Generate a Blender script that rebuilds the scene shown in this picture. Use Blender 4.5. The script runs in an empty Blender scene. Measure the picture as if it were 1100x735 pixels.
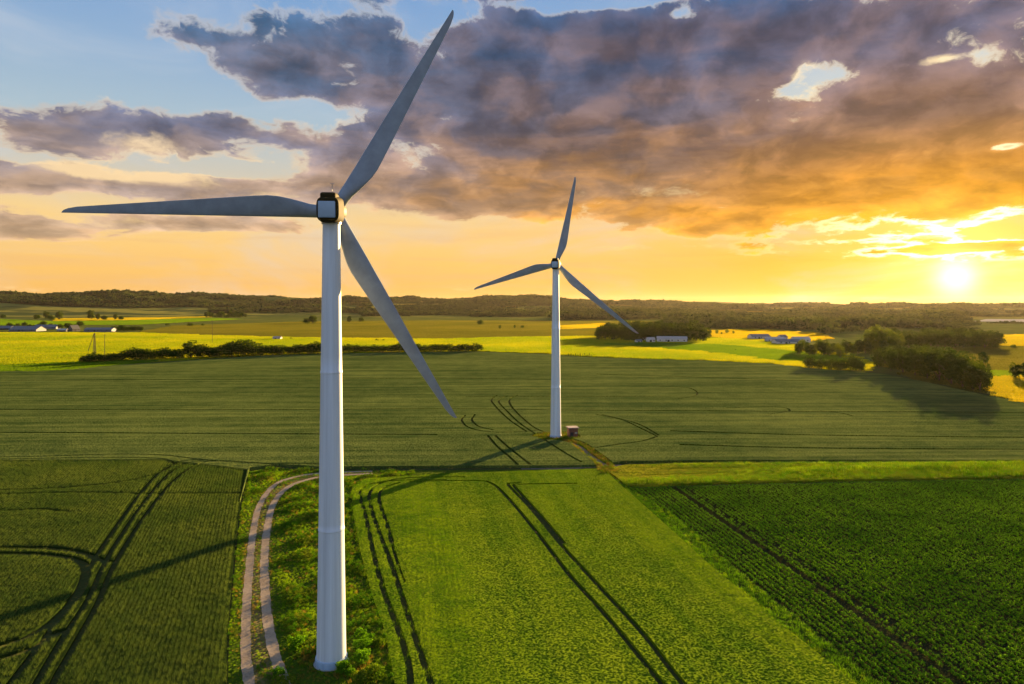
import bpy, bmesh, math, random
import numpy as np
from mathutils import Vector, Matrix, geometry
C = bpy.context
SC = C.scene
COL = SC.collection
rng = np.random.default_rng(7)
random.seed(7)
R = math.radians

# ------------------------------------------------------------------ camera survey
FPX, PITCH, CAMH, V0 = 743.0, 0.0, 47.5, 326.5
def ray(u, v):
    x = (u-550)/FPX; y = -(v-V0)/FPX
    return (x, math.cos(PITCH)+y*math.sin(PITCH), -math.sin(PITCH)+y*math.cos(PITCH))
def G(u, v, z=0.0):
    """surveyed point on level ground, metres"""
    r = ray(u, v); t = (z-CAMH)/r[2]
    return (r[0]*t, r[1]*t)
def GP(pts): return [G(*p) for p in pts]
def AE(u, v):
    r = ray(u, v)
    return (math.degrees(math.atan2(r[0], r[1])), math.degrees(math.atan2(r[2], math.hypot(r[0], r[1]))))
SUN_AZ, SUN_EL = R(AE(1027, 300)[0]), R(7.0)

# ------------------------------------------------------------------ object helpers
def tag(o, label=None, cat=None, group=None, kind=None):
    if label: o['label'] = label
    if cat: o['category'] = cat
    if group: o['group'] = group
    if kind: o['kind'] = kind
    return o
def link(o, parent=None):
    COL.objects.link(o)
    if parent: o.parent = parent
    return o
def empty(name, loc, rz=0.0):
    o = bpy.data.objects.new(name, None); o.empty_display_size = .5
    o.location = loc; o.rotation_euler = (0, 0, rz)
    return link(o)
def mesh_np(name, V, F, mat, smooth=False, mats=None, mi=None):
    """V (n,3), F (m,k) int array with one face size"""
    V = np.asarray(V, np.float32); F = np.asarray(F, np.int32)
    me = bpy.data.meshes.new(name)
    me.vertices.add(len(V)); me.vertices.foreach_set('co', V.ravel())
    k = F.shape[1]
    me.loops.add(F.size); me.loops.foreach_set('vertex_index', F.ravel())
    me.polygons.add(len(F))
    me.polygons.foreach_set('loop_start', np.arange(0, F.size, k, dtype=np.int32))
    me.update(calc_edges=True); me.validate()
    for m in (mats or [mat]): me.materials.append(m)
    if mi is not None: me.polygons.foreach_set('material_index', np.asarray(mi, np.int32))
    if smooth: me.polygons.foreach_set('use_smooth', np.ones(len(F), bool))
    return me
def obj(name, me, parent=None):
    return link(bpy.data.objects.new(name, me), parent)
class MB:
    def __init__(s): s.bm = bmesh.new()
    def box(s, lo, hi, bevel=0.0, rot=None, piv=None):
        c = [(lo[i]+hi[i])/2 for i in range(3)]; d = [hi[i]-lo[i] for i in range(3)]
        g = bmesh.ops.create_cube(s.bm, size=1)
        vs = g['verts']
        for v in vs: v.co = Vector((v.co.x*d[0]+c[0], v.co.y*d[1]+c[1], v.co.z*d[2]+c[2]))
        if bevel:
            es = {e for v in vs for e in v.link_edges}
            r = bmesh.ops.bevel(s.bm, geom=list(es), offset=bevel, segments=3, affect='EDGES', profile=.5)
            vs = list({v for f in r['faces'] for v in f.verts} | {v for v in vs if v.is_valid})
        if rot: bmesh.ops.rotate(s.bm, verts=vs, cent=piv or c, matrix=rot)
        return vs
    def bar(s, a, b, r0, r1=None, n=8):
        a, b = Vector(a), Vector(b); r1 = r0 if r1 is None else r1
        d = (b-a); L = d.length
        q = d.to_track_quat('Z', 'Y').to_matrix().to_4x4(); q.translation = (a+b)/2
        bmesh.ops.create_cone(s.bm, cap_ends=True, segments=n, radius1=r0, radius2=r1, depth=L, matrix=q)
    def rings(s, rings, cap=True):
        R_ = [[s.bm.verts.new(p) for p in ring] for ring in rings]
        n = len(R_[0])
        for A, B in zip(R_, R_[1:]):
            for i in range(n): s.bm.faces.new((A[i], A[(i+1) % n], B[(i+1) % n], B[i]))
        if cap:
            s.bm.faces.new(R_[0][::-1]); s.bm.faces.new(R_[-1])
    def poly(s, pts): return s.bm.faces.new([s.bm.verts.new(p) for p in pts])
    def build(s, name, mat, parent=None, smooth=False, angle=35):
        bmesh.ops.recalc_face_normals(s.bm, faces=s.bm.faces)
        me = bpy.data.meshes.new(name); s.bm.to_mesh(me); s.bm.free(); me.materials.append(mat)
        if smooth:
            me.polygons.foreach_set('use_smooth', np.ones(len(me.polygons), bool))
            me.set_sharp_from_angle(angle=R(angle))
        return obj(name, me, parent)
def ring(r, z, n=64, cx=0, cy=0):
    return [(cx+r*math.cos(2*math.pi*i/n), cy+r*math.sin(2*math.pi*i/n), z) for i in range(n)]

# ------------------------------------------------------------------ node helpers
class NT:
    def __init__(s, tree): s.t = tree; s.L = tree.links
    def n(s, typ, **kw):
        nd = s.t.nodes.new(typ)
        for k, v in kw.items(): setattr(nd, k, v)
        return nd
    def put(s, sock, v):
        if isinstance(v, bpy.types.NodeSocket): s.L.new(v, sock)
        elif v is not None:
            if isinstance(v, (tuple, list)) and len(v) == 3 and sock.type == 'RGBA': v = (*v, 1)
            sock.default_value = v
    def m(s, op, a, b=None, c=None, clamp=False):
        nd = s.n('ShaderNodeMath', operation=op, use_clamp=clamp)
        for i, v in enumerate((a, b, c)):
            if v is not None: s.put(nd.inputs[i], v)
        return nd.outputs[0]
    def v(s, op, a, b=None, scale=None):
        nd = s.n('ShaderNodeVectorMath', operation=op)
        s.put(nd.inputs[0], a)
        if b is not None: s.put(nd.inputs[1], b)
        if scale is not None: s.put(nd.inputs['Scale'], scale)
        return nd.outputs['Value'] if op in ('DOT_PRODUCT', 'LENGTH', 'DISTANCE') else nd.outputs[0]
    def xyz(s, v):
        nd = s.n('ShaderNodeSeparateXYZ'); s.put(nd.inputs[0], v); return nd.outputs
    def comb(s, x, y, z):
        nd = s.n('ShaderNodeCombineXYZ')
        for i, v in enumerate((x, y, z)): s.put(nd.inputs[i], v)
        return nd.outputs[0]
    def mix(s, f, a, b, mode='MIX'):
        nd = s.n('ShaderNodeMix', data_type='RGBA', blend_type=mode)
        s.put(nd.inputs[0], f); s.put(nd.inputs[6], a); s.put(nd.inputs[7], b)
        return nd.outputs[2]
    def step(s, v, lo, hi, a=0.0, b=1.0, smooth=True):
        nd = s.n('ShaderNodeMapRange', interpolation_type='SMOOTHSTEP' if smooth else 'LINEAR')
        for i, x in enumerate((v, lo, hi, a, b)): s.put(nd.inputs[i], x)
        return nd.outputs[0]
    def noise(s, vec, scale, detail=4, rough=.5, dist=0.0, color=False, lac=2.0):
        nd = s.n('ShaderNodeTexNoise', noise_dimensions='3D')
        s.put(nd.inputs['Vector'], vec); s.put(nd.inputs['Scale'], scale); s.put(nd.inputs['Detail'], detail)
        s.put(nd.inputs['Roughness'], rough); s.put(nd.inputs['Distortion'], dist); s.put(nd.inputs['Lacunarity'], lac)
        return nd.outputs['Color' if color else 'Fac']
    def ramp(s, f, stops, interp='LINEAR'):
        nd = s.n('ShaderNodeValToRGB'); cr = nd.color_ramp; cr.interpolation = interp
        while len(cr.elements) < len(stops): cr.elements.new(.5)
        for e, (p, c) in zip(cr.elements, stops):
            e.position = p; e.color = (*c, 1)
        s.put(nd.inputs[0], f); return nd.outputs[0]
    def scalevec(s, v, k):
        return s.v('MULTIPLY', v, k)
def material(name):
    m = bpy.data.materials.new(name); m.use_nodes = True; m.node_tree.nodes.clear()
    t = NT(m.node_tree); out = t.n('ShaderNodeOutputMaterial')
    return m, t, out
def objco(t): return t.n('ShaderNodeNewGeometry').outputs['Position']
def plain(name, color, rough=.6, spec=.4, noise=.12, scale=2.0, metallic=0.0, stretch=1.0):
    m, t, out = material(name)
    co = t.v('MULTIPLY', t.n('ShaderNodeTexCoord').outputs['Object'], (1/stretch**.5, 1/stretch**.5, stretch))
    f = t.noise(co, scale, 6, .65)
    c = t.mix(1.0, t.comb(*color), t.ramp(f, [(.3, (1-noise,)*3), (.7, (1+noise,)*3)]), 'MULTIPLY')
    b = t.n('ShaderNodeBsdfPrincipled')
    t.put(b.inputs['Base Color'], c); t.put(b.inputs['Roughness'], rough)
    t.put(b.inputs['Specular IOR Level'], spec); t.put(b.inputs['Metallic'], metallic)
    t.L.new(b.outputs[0], out.inputs[0])
    return m
def leafmat(name, c1, c2, trans=.4, tint=(1.25, 1.15, .45), patch=.08, per_obj=.25, pamt=.5, isl=.45):
    """leaves: diffuse + translucent, random hue per leaf island / instance"""
    m, t, out = material(name)
    geo = t.n('ShaderNodeNewGeometry')
    island = geo.outputs['Random Per Island']
    rnd = t.n('ShaderNodeObjectInfo').outputs['Random']
    pn = t.noise(geo.outputs['Position'], patch, 3, .6)
    f = t.m('ADD', t.m('MULTIPLY', island, isl), t.m('MULTIPLY', rnd, per_obj))
    f = t.m('ADD', f, t.step(pn, .3, .7, -.3*pamt, .7*pamt), clamp=True)
    c = t.mix(f, c1, c2)
    d = t.n('ShaderNodeBsdfDiffuse'); t.put(d.inputs[0], c)
    tr = t.n('ShaderNodeBsdfTranslucent'); t.put(tr.inputs[0], t.mix(1.0, c, tint, 'MULTIPLY'))
    mx = t.n('ShaderNodeMixShader'); mx.inputs[0].default_value = trans
    t.L.new(d.outputs[0], mx.inputs[1]); t.L.new(tr.outputs[0], mx.inputs[2])
    t.L.new(mx.outputs[0], out.inputs[0])
    return m
def canopy(name, c1, c2, rowdir=None, rowscale=.3, fine=3.0, rough=2.6, trans=.35, patch=.02, c3=None, along=.04, tint=(1.3, 1.15, .4), rowamt=.5):
    """standing crop seen as a canopy: leaf normals scatter in every direction"""
    m, t, out = material(name)
    geo = t.n('ShaderNodeNewGeometry'); P = geo.outputs['Position']
    big = t.noise(P, patch, 4, .6)
    mid = t.noise(P, patch*9, 4, .65)
    f = t.m('ADD', t.m('MULTIPLY', t.step(big, .3, .7), .5), t.m('MULTIPLY', t.step(mid, .3, .7), .35))
    if rowdir is not None:
        dx, dy = rowdir; L = math.hypot(dx, dy); dx /= L; dy /= L
        a = t.v('DOT_PRODUCT', P, (dx, dy, 0)); b = t.v('DOT_PRODUCT', P, (-dy, dx, 0))
        q = t.comb(t.m('MULTIPLY', a, along*rowscale), t.m('MULTIPLY', b, rowscale), 0)
        st = t.noise(q, 1.0, 5, .7)
        f = t.m('ADD', f, t.m('MULTIPLY', t.step(st, .35, .65, -.5, .5), rowamt))
    f = t.m('ADD', f, t.m('MULTIPLY', t.m('SUBTRACT', t.noise(P, fine, 2, .6), .5), .7), clamp=True)
    c = t.mix(f, c1, c2)
    if c3: c = t.mix(t.step(t.noise(P, patch*2.3, 3, .5), .58, .7), c, c3)
    nz = t.v('SUBTRACT', t.noise(P, fine, 3, .7, color=True), (.5, .5, .5))
    nv = t.v('NORMALIZE', t.v('ADD', geo.outputs['Normal'], t.scalevec(nz, (rough*2, rough*2, rough*.6))))
    d = t.n('ShaderNodeBsdfDiffuse'); t.put(d.inputs[0], c); t.L.new(nv, d.inputs['Normal'])
    tr = t.n('ShaderNodeBsdfTranslucent'); t.put(tr.inputs[0], t.mix(1.0, c, tint, 'MULTIPLY')); t.L.new(nv, tr.inputs['Normal'])
    mx = t.n('ShaderNodeMixShader'); mx.inputs[0].default_value = trans
    t.L.new(d.outputs[0], mx.inputs[1]); t.L.new(tr.outputs[0], mx.inputs[2])
    t.L.new(mx.outputs[0], out.inputs[0])
    return m

# ------------------------------------------------------------------ terrain
def smooth(a, lo, hi):
    x = np.clip((a-lo)/(hi-lo), 0, 1); return x*x*(3-2*x)
_W = [(rng.uniform(0, 6.28), rng.uniform(0, 6.28), k) for k in (1/2400, 1/1300, 1/700, 1/380, 1/210)]
def wav(x, y):
    s = 0
    for i, (p, a, k) in enumerate(_W):
        s = s + np.sin((x*math.cos(a)+y*math.sin(a))*k*6.28+p)*np.sin((y*math.cos(a+1)-x*math.sin(a+1))*k*5+p*2)/(1.55**i)
    return s
def hgt(x, y):
    x = np.asarray(x, float); y = np.asarray(y, float)
    d = np.hypot(x, y); az = np.degrees(np.arctan2(x, np.maximum(y, 1)))
    left = 1-smooth(az, -2, 14)
    ridge = smooth(d, 3300, 5000)*(1-smooth(d, 5600, 7600)*.5)
    h = ridge*left*(80+15*wav(x, y)) + ridge*(1-left)*(26+6*wav(x, y))
    h = h + smooth(d, 7500, 9500)*(1-smooth(np.abs(az-11), 5, 12))*(62+9*wav(x*.7, y*.7))*(1-left*.6)
    h = h + smooth(d, 2300, 3600)*(3+3*wav(x*1.7, y*1.7))*(1-.6*smooth(d, 5000, 7000))
    return np.where(y > 0, h, 0)
def build_ground(mat):
    az = np.radians(np.concatenate([np.arange(-180, -48, 6), np.arange(-48, 48, .4), np.arange(48, 180, 6)]))
    r = np.concatenate([[1, 30, 60, 120, 250, 500, 900, 1500, 2200], np.arange(2400, 7800, 90), np.arange(7800, 16500, 350)])
    A, Q = np.meshgrid(az, r)
    X, Y = np.sin(A)*Q, np.cos(A)*Q
    V = np.stack([X, Y, hgt(X, Y)], -1).reshape(-1, 3)
    n, m = len(r), len(az)
    i, j = np.meshgrid(np.arange(n-1), np.arange(m), indexing='ij')
    a = i*m+j; b = i*m+(j+1) % m; c = (i+1)*m+(j+1) % m; d = (i+1)*m+j
    F = np.stack([a, d, c, b], -1).reshape(-1, 4)
    return tag(obj('ground', mesh_np('ground', V, F, mat, True)), 'wide rolling farmland reaching the wooded horizon', 'ground', kind='structure')

# ------------------------------------------------------------------ polygons, tracks, sheets
def spline(pts, step=2.0):
    P = np.array(pts, float)
    if len(P) < 3:
        return P
    Q = np.vstack([2*P[0]-P[1], P, 2*P[-1]-P[-2]]); out = []
    for i in range(1, len(Q)-2):
        n = max(2, int(np.linalg.norm(Q[i+1]-Q[i])/step)); n = min(n, 40)
        for t in np.linspace(0, 1, n, endpoint=False):
            a, b, c, d = Q[i-1], Q[i], Q[i+1], Q[i+2]
            out.append(.5*((2*b)+(-a+c)*t+(2*a-5*b+4*c-d)*t*t+(-a+3*b-3*c+d)*t**3))
    out.append(P[-1])
    return np.array(out)
def ribbon(line, w):
    L = np.asarray(line); T = np.gradient(L, axis=0); T /= np.linalg.norm(T, axis=1)[:, None]+1e-9
    N = np.stack([-T[:, 1], T[:, 0]], 1); w = np.broadcast_to(np.asarray(w, float), (len(L),))[:, None]
    return L+N*w/2, L-N*w/2
def seg_dist(P, line):
    P = np.asarray(P, float); best = np.full(len(P), 1e9)
    for a, b in zip(line[:-1], line[1:]):
        d = b-a; L2 = d@d+1e-12
        t = np.clip(((P-a)@d)/L2, 0, 1)
        best = np.minimum(best, np.hypot(*(P-a-t[:, None]*d).T))
    return best
def in_poly(P, poly):
    P = np.asarray(P, float); poly = np.asarray(poly, float); x, y = P.T
    ins = np.zeros(len(P), bool); n = len(poly)
    for i in range(n):
        x1, y1 = poly[i]; x2, y2 = poly[(i+1) % n]
        c = ((y1 > y) != (y2 > y)) & (x < (x2-x1)*(y-y1)/((y2-y1)+1e-12)+x1)
        ins ^= c
    return ins
def dense(poly, step=25, jit=0):
    P = np.array(poly, float); out = []
    for a, b in zip(P, np.roll(P, -1, 0)):
        n = max(1, int(np.linalg.norm(b-a)/step))
        for t in np.arange(n)/n: out.append(a+(b-a)*t)
    out = np.array(out)
    if jit: out = out+rng.normal(0, jit, out.shape)
    return out
def field(name, poly, z, mat, tracks=(), holes=(), depth=None, label=None, cat='field', kind='structure'):
    """crop canopy at height z, with the wheel tracks (line, width) and holes left open, and walls down to the soil"""
    poly = np.asarray(poly, float); vs = [Vector(p) for p in poly]; es = []; n0 = len(poly)
    for line, w in tracks:
        a, b = ribbon(line, w); loop = np.vstack([a, b[::-1]]); k = len(vs)
        vs += [Vector(p) for p in loop]; es += [(k+i, k+(i+1) % len(loop)) for i in range(len(loop))]
    for h in holes:
        k = len(vs); vs += [Vector(p) for p in h]; es += [(k+i, k+(i+1) % len(h)) for i in range(len(h))]
    r = geometry.delaunay_2d_cdt(vs, es, [list(range(n0))], 1, 1e-5, False)
    P = np.array([tuple(v) for v in r[0]]); F = np.array([f for f in r[2] if len(f) == 3])
    cen = P[F].mean(1); keep = in_poly(cen, poly)
    for line, w in tracks: keep &= seg_dist(cen, np.asarray(line)) > w*.5
    for h in holes: keep &= ~in_poly(cen, h)
    F = F[keep]
    A, B, D = P[F[:, 0]], P[F[:, 1]], P[F[:, 2]]
    flip = ((B-A)[:, 0]*(D-A)[:, 1]-(B-A)[:, 1]*(D-A)[:, 0]) < 0
    F[flip] = F[flip][:, ::-1]
    V = np.column_stack([P, np.full(len(P), z)])
    me_faces = [tuple(f) for f in F]; verts = [tuple(v) for v in V]
    if depth:
        cnt = {}
        for f in F:
            for i in range(3):
                a, b = int(f[i]), int(f[(i+1) % 3]); cnt[(a, b)] = 1
        low = {}
        for (a, b) in list(cnt):
            if (b, a) not in cnt:
                for q in (a, b):
                    if q not in low: low[q] = len(verts); verts.append((V[q][0], V[q][1], z-depth))
                me_faces.append((b, a, low[a], low[b]))
    me = bpy.data.meshes.new(name); me.from_pydata(verts, [], me_faces); me.update(); me.materials.append(mat)
    return tag(obj(name, me), label, cat, kind=kind)

# ------------------------------------------------------------------ scatter (stuff only)
PROTO = bpy.data.collections  # prototype collections stay out of the scene
def scatter(name, pts, rot, scl, idx, protos, label, cat, tilt=None):
    """one object of stuff: the prototypes set out on points by geometry nodes"""
    pc = bpy.data.collections.new(name+'_kinds')
    for p in protos: pc.objects.link(p)
    me = bpy.data.meshes.new(name); me.vertices.add(len(pts)); me.vertices.foreach_set('co', np.asarray(pts, np.float32).ravel())
    for an, dt, arr in (('rz', 'FLOAT', rot), ('scl', 'FLOAT', scl), ('pick', 'INT', idx)):
        at = me.attributes.new(an, dt, 'POINT'); at.data.foreach_set('value', np.asarray(arr, np.float32 if dt == 'FLOAT' else np.int32))
    o = tag(obj(name, me), label, cat, kind='stuff')
    ng = bpy.data.node_groups.new(name+'_set', 'GeometryNodeTree')
    ng.interface.new_socket('Geometry', in_out='INPUT', socket_type='NodeSocketGeometry')
    ng.interface.new_socket('Geometry', in_out='OUTPUT', socket_type='NodeSocketGeometry')
    N = ng.nodes; L = ng.links
    gi, go = N.new('NodeGroupInput'), N.new('NodeGroupOutput')
    ci = N.new('GeometryNodeCollectionInfo'); ci.inputs['Collection'].default_value = pc
    ci.inputs['Separate Children'].default_value = True; ci.inputs['Reset Children'].default_value = True
    ip = N.new('GeometryNodeInstanceOnPoints'); ip.inputs['Pick Instance'].default_value = True
    def attr(nm, dt):
        a = N.new('GeometryNodeInputNamedAttribute'); a.data_type = dt; a.inputs['Name'].default_value = nm; return a.outputs[0]
    L.new(gi.outputs[0], ip.inputs['Points']); L.new(ci.outputs[0], ip.inputs['Instance'])
    L.new(attr('pick', 'INT'), ip.inputs['Instance Index'])
    cx = N.new('ShaderNodeCombineXYZ'); L.new(attr('rz', 'FLOAT'), cx.inputs[2]); L.new(cx.outputs[0], ip.inputs['Rotation'])
    L.new(attr('scl', 'FLOAT'), ip.inputs['Scale']); L.new(ip.outputs[0], go.inputs[0])
    md = o.modifiers.new('scatter', 'NODES'); md.node_group = ng
    return o
def blades(n, w, h, size, lean=.5, segs=2, seed=1, wide=1.0):
    """a patch of n grass blades as bent tapering strips"""
    g = np.random.default_rng(seed)
    bx = g.uniform(-w/2, w/2, (n, 2)); bx[:, 1] *= wide; a = g.uniform(0, 6.283, n); H = h*g.uniform(.6, 1.15, n); le = lean*g.uniform(.2, 1.3, n)
    dx, dy = np.cos(a), np.sin(a); V = []; F = []
    for i in range(n):
        k = len(V)
        for s in range(segs+1):
            t = s/segs; off = le[i]*H[i]*t*t; wd = size*(1-t*.85)/2
            p = np.array([bx[i, 0]+dx[i]*off, bx[i, 1]+dy[i]*off, H[i]*t*(1-.25*t*le[i])])
            sd = np.array([-dy[i], dx[i], 0])*wd
            V += [p-sd, p+sd]
        for s in range(segs): F.append((k+2*s, k+2*s+1, k+2*s+3, k+2*s+2))
    return np.array(V), np.array(F)
def leaf_plant(n, rad, h, size, seed=1):
    """a low leafy plant: broad leaves arching out from the middle"""
    g = np.random.default_rng(seed); V = []; F = []
    for i in range(n):
        a = g.uniform(0, 6.283); r = rad*g.uniform(.1, 1); z = h*(1-.55*(r/rad)**2)*g.uniform(.55, 1.1)
        c = np.array([r*math.cos(a), r*math.sin(a), z]); u = np.array([math.cos(a), math.sin(a), g.uniform(-.6, .3)]); u /= np.linalg.norm(u)
        v = np.array([-math.sin(a), math.cos(a), g.uniform(-.4, .4)]); v /= np.linalg.norm(v); s = size*g.uniform(.6, 1.3); k = len(V)
        V += [c-u*s*.6, c+v*s*.4, c+u*s*.7-np.array([0, 0, s*.15]), c-v*s*.4]; F.append((k, k+1, k+2, k+3))
    return np.array(V), np.array(F)

# ------------------------------------------------------------------ trees
def crown_mesh(name, mat, H, Rad, base, nl, per, size, seed, squash=1.0, conic=0.0):
    g = np.random.default_rng(seed); V = []; F = []
    cz = (H+base)/2; hz = (H-base)/2
    lobes = []
    while len(lobes) < nl:
        p = g.normal(0, 1, 3); p /= np.linalg.norm(p); q = g.uniform(.35, 1.0)**.6
        z = p[2]*q; k = 1-conic*(z*.5+.5)
        lobes.append((p[0]*q*Rad*.78*k, p[1]*q*Rad*.78*k*squash, max(cz+z*hz*.84, base+Rad*.14), Rad*g.uniform(.24, .44)))
    for lx, ly, lz, lr in lobes:
        d = g.normal(0, 1, (per, 3)); d /= np.linalg.norm(d, axis=1)[:, None]
        d[:, 2] = np.where(d[:, 2] < -.65, -d[:, 2], d[:, 2])
        c = np.array([lx, ly, lz])+d*lr*g.uniform(.6, 1.12, (per, 1))*np.array([1, 1, .85])
        n = d+g.normal(0, .55, (per, 3)); n /= np.linalg.norm(n, axis=1)[:, None]
        u = np.cross(n, g.normal(0, 1, (per, 3))); u /= np.linalg.norm(u, axis=1)[:, None]; v = np.cross(n, u)
        s = size*g.uniform(.5, 1.3, (per, 1))
        k = len(V)*4
        V.append(np.stack([c-u*s, c-v*s*.6+n*s*.15, c+u*s, c+v*s*.6+n*s*.15], 1))
    V = np.concatenate(V).reshape(-1, 3); F = np.arange(len(V)).reshape(-1, 4)
    return mesh_np(name, V, F, mat)
def trunk_mesh(name, mat, H, base, r, seed):
    g = np.random.default_rng(seed); b = MB()
    b.bar((0, 0, -.3), (.1, 0, base+ (H-base)*.45), r, r*.45, 9)
    for i in range(6):
        a = g.uniform(0, 6.283); z0 = base*.8+(H-base)*g.uniform(.0, .35); L = (H-base)*g.uniform(.3, .5)
        b.bar((.05, 0, z0), (math.cos(a)*L*.7, math.sin(a)*L*.7, z0+L*.8), r*.4, r*.12, 6)
    me = bpy.data.meshes.new(name); b.bm.to_mesh(me); b.bm.free(); me.materials.append(mat)
    return me

# ================================================================== MATERIALS
M = {}
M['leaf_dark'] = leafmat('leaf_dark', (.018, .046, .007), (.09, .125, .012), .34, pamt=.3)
M['leaf_sun'] = leafmat('leaf_sun', (.05, .10, .012), (.16, .19, .02), .5)  # lighter copy of leaf_dark: sunlight put into the leaf colour
M['leaf_far'] = leafmat('leaf_far', (.010, .026, .014), (.07, .092, .026), .3, patch=.0035, per_obj=.65)
M['bark'] = plain('bark', (.10, .07, .05), .9, .1, .4, 3)
M['grass'] = leafmat('grass', (.075, .19, .006), (.31, .44, .012), .55, tint=(1.15, 1.15, .45), patch=.13, per_obj=.10, pamt=.7, isl=.25)
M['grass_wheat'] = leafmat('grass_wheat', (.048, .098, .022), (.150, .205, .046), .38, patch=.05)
M['crop_leaf'] = leafmat('crop_leaf', (.028, .115, .006), (.15, .33, .012), .45, patch=.06)
M['weed'] = leafmat('weed', (.055, .13, .008), (.22, .27, .018), .45, patch=.15)
M['weed_dry'] = leafmat('weed_dry', (.16, .13, .03), (.36, .27, .05), .45, patch=.2)
M['soil'] = plain('soil', (.05, .045, .022), .95, .05, .35, .6)
M['paint'] = plain('turbine_paint', (.64, .69, .74), .5, .28, .17, .35, stretch=.10)
M['blade_paint_shaded'] = plain('blade_paint_shaded', (.25, .29, .34), .34, .5, .16, .5)  # darker, bluer than the tower paint: the blades' shade is in the colour
M['nacelle_dark'] = plain('nacelle_dark', (.036, .025, .006), .75, .12, .1, 1)  # dark shell, with the low sun's gold put into its hue
M['panel'] = plain('panel_paint', (.34, .46, .60), .35, .5, .04, 1)
M['steel'] = plain('steel', (.32, .34, .36), .4, .5, .15, 3, .7)
M['hub'] = plain('hub_sun_gold', (.085, .057, .012), .6, .2, .05, 1)  # gold of the sunlit hub put into the base colour
M['concrete'] = plain('concrete', (.38, .37, .35), .9, .2, .2, 1.5)
M['brick'] = plain('brick_wall', (.16, .07, .045), .85, .2, .3, 4)
M['roof_pink'] = plain('flat_roof', (.40, .30, .27), .8, .2, .2, 2)
M['white_wall'] = plain('white_wall', (.62, .59, .54), .8, .2, .1, .4)
M['farm_wall'] = plain('farm_wall', (.085, .085, .085), .85, .2, .15, .4)
M['grey_roof'] = plain('grey_roof', (.40, .38, .36), .6, .3, .15, .4)
M['slate_roof'] = plain('slate_roof', (.13, .135, .15), .6, .3, .2, .4)
M['dark_wood'] = plain('dark_wood', (.05, .04, .035), .85, .2, .3, 2)
M['green_wall'] = plain('green_wall', (.16, .2, .10), .8, .2, .2, .5)

# ================================================================== GROUND AND FIELDS
def ground_material():
    m, t, out = material('ground_soil_and_woods')
    geo = t.n('ShaderNodeNewGeometry'); P = geo.outputs['Position']; x, y, z = t.xyz(P)
    d = t.v('LENGTH', P)
    f1 = t.noise(P, .002, 4, .6); f2 = t.noise(P, .02, 4, .6); f3 = t.noise(P, 1.2, 4, .6)
    near = t.mix(f3, (.035, .045, .012), (.075, .08, .025))
    mead = t.mix(t.step(f2, .3, .7), (.07, .095, .02), (.13, .14, .03))
    hill = t.mix(t.step(f1, .46, .54), (.05, .07, .022), (.20, .19, .04))
    c = t.mix(t.step(d, 330, 700), near, mead)
    c = t.mix(t.step(d, 1900, 3300), c, hill)
    nz = t.v('SUBTRACT', t.noise(P, .9, 3, .7, color=True), (.5, .5, .5))
    nv = t.v('NORMALIZE', t.v('ADD', geo.outputs['Normal'], t.scalevec(nz, (3., 3., 1.))))
    b = t.n('ShaderNodeBsdfDiffuse'); t.put(b.inputs[0], c); t.L.new(nv, b.inputs['Normal'])
    t.L.new(b.outputs[0], out.inputs[0]); return m
build_ground(ground_material())

bdir = np.array(G(935, 740))-np.array(G(648, 502))           # the long field boundary on the right
M['wheat'] = canopy('wheat_canopy', (.058, .100, .024), (.190, .238, .056), (1, .03), .16, 2.2, 2.6, .35, .012, along=.03, rowamt=.7, tint=(1.18, 1.15, .5))
M['wheat_near'] = canopy('wheat_near_canopy', (.022, .042, .009), (.040, .066, .012), tuple(np.array(G(200, 500))-np.array(G(85, 735))), .9, 4, 1.6, .3, .03, rowamt=.3)  # dark copy of the wheat canopy, shade put into its colour
M['barley'] = canopy('barley_canopy', (.08, .16, .008), (.20, .28, .012), tuple(bdir), .25, 3, 2.2, .35, .03)
M['meadow'] = canopy('meadow_canopy', (.045, .10, .010), (.14, .19, .018), None, .3, 2.5, 2.4, .35, .05)
M['strip'] = canopy('grass_strip', (.16, .20, .012), (.42, .38, .02), (1, 0), .5, 2, 2.4, .4, .03, along=.06)
M['root_crop'] = canopy('root_crop_soil', (.022, .026, .010), (.040, .042, .016), tuple(bdir), 1.3, 4, 1.5, .2, .03)
M['yellow'] = canopy('yellow_field', (.30, .38, .010), (.78, .62, .015), (1, .05), .03, .6, 3.4, .6, .004, along=.08)
M['yellow_far'] = canopy('yellow_far_field', (.5, .44, .015), (.8, .6, .02), (1, .05), .02, .4, 3.4, .6, .002, along=.08)
M['olive'] = canopy('olive_field', (.12, .14, .025), (.22, .21, .035), (1, .04), .03, .6, 2.6, .35, .003, along=.06)
M['lush'] = canopy('lush_field', (.09, .19, .010), (.18, .28, .012), (1, .05), .03, .6, 2.2, .35, .004, along=.06)
M['gravel'] = canopy('gravel', (.22, .17, .12), (.43, .35, .26), None, .3, 9, .5, 0.0, .3)
M['gravel_dark'] = canopy('gravel_dark', (.10, .085, .05), (.24, .20, .14), None, .3, 5, .8, 0.0, .2)

T1 = G(356, 712); T2 = G(597, 470)
def circle(c, r, n=28, jit=.12):
    a = np.linspace(0, 2*math.pi, n, endpoint=False); k = 1+rng.normal(0, jit*.5, n)
    return np.stack([c[0]+np.cos(a)*r*k, c[1]+np.sin(a)*r*k], 1)

def tracks(lst, w):
    return [(spline(GP(l)), w) for l in lst]
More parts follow.
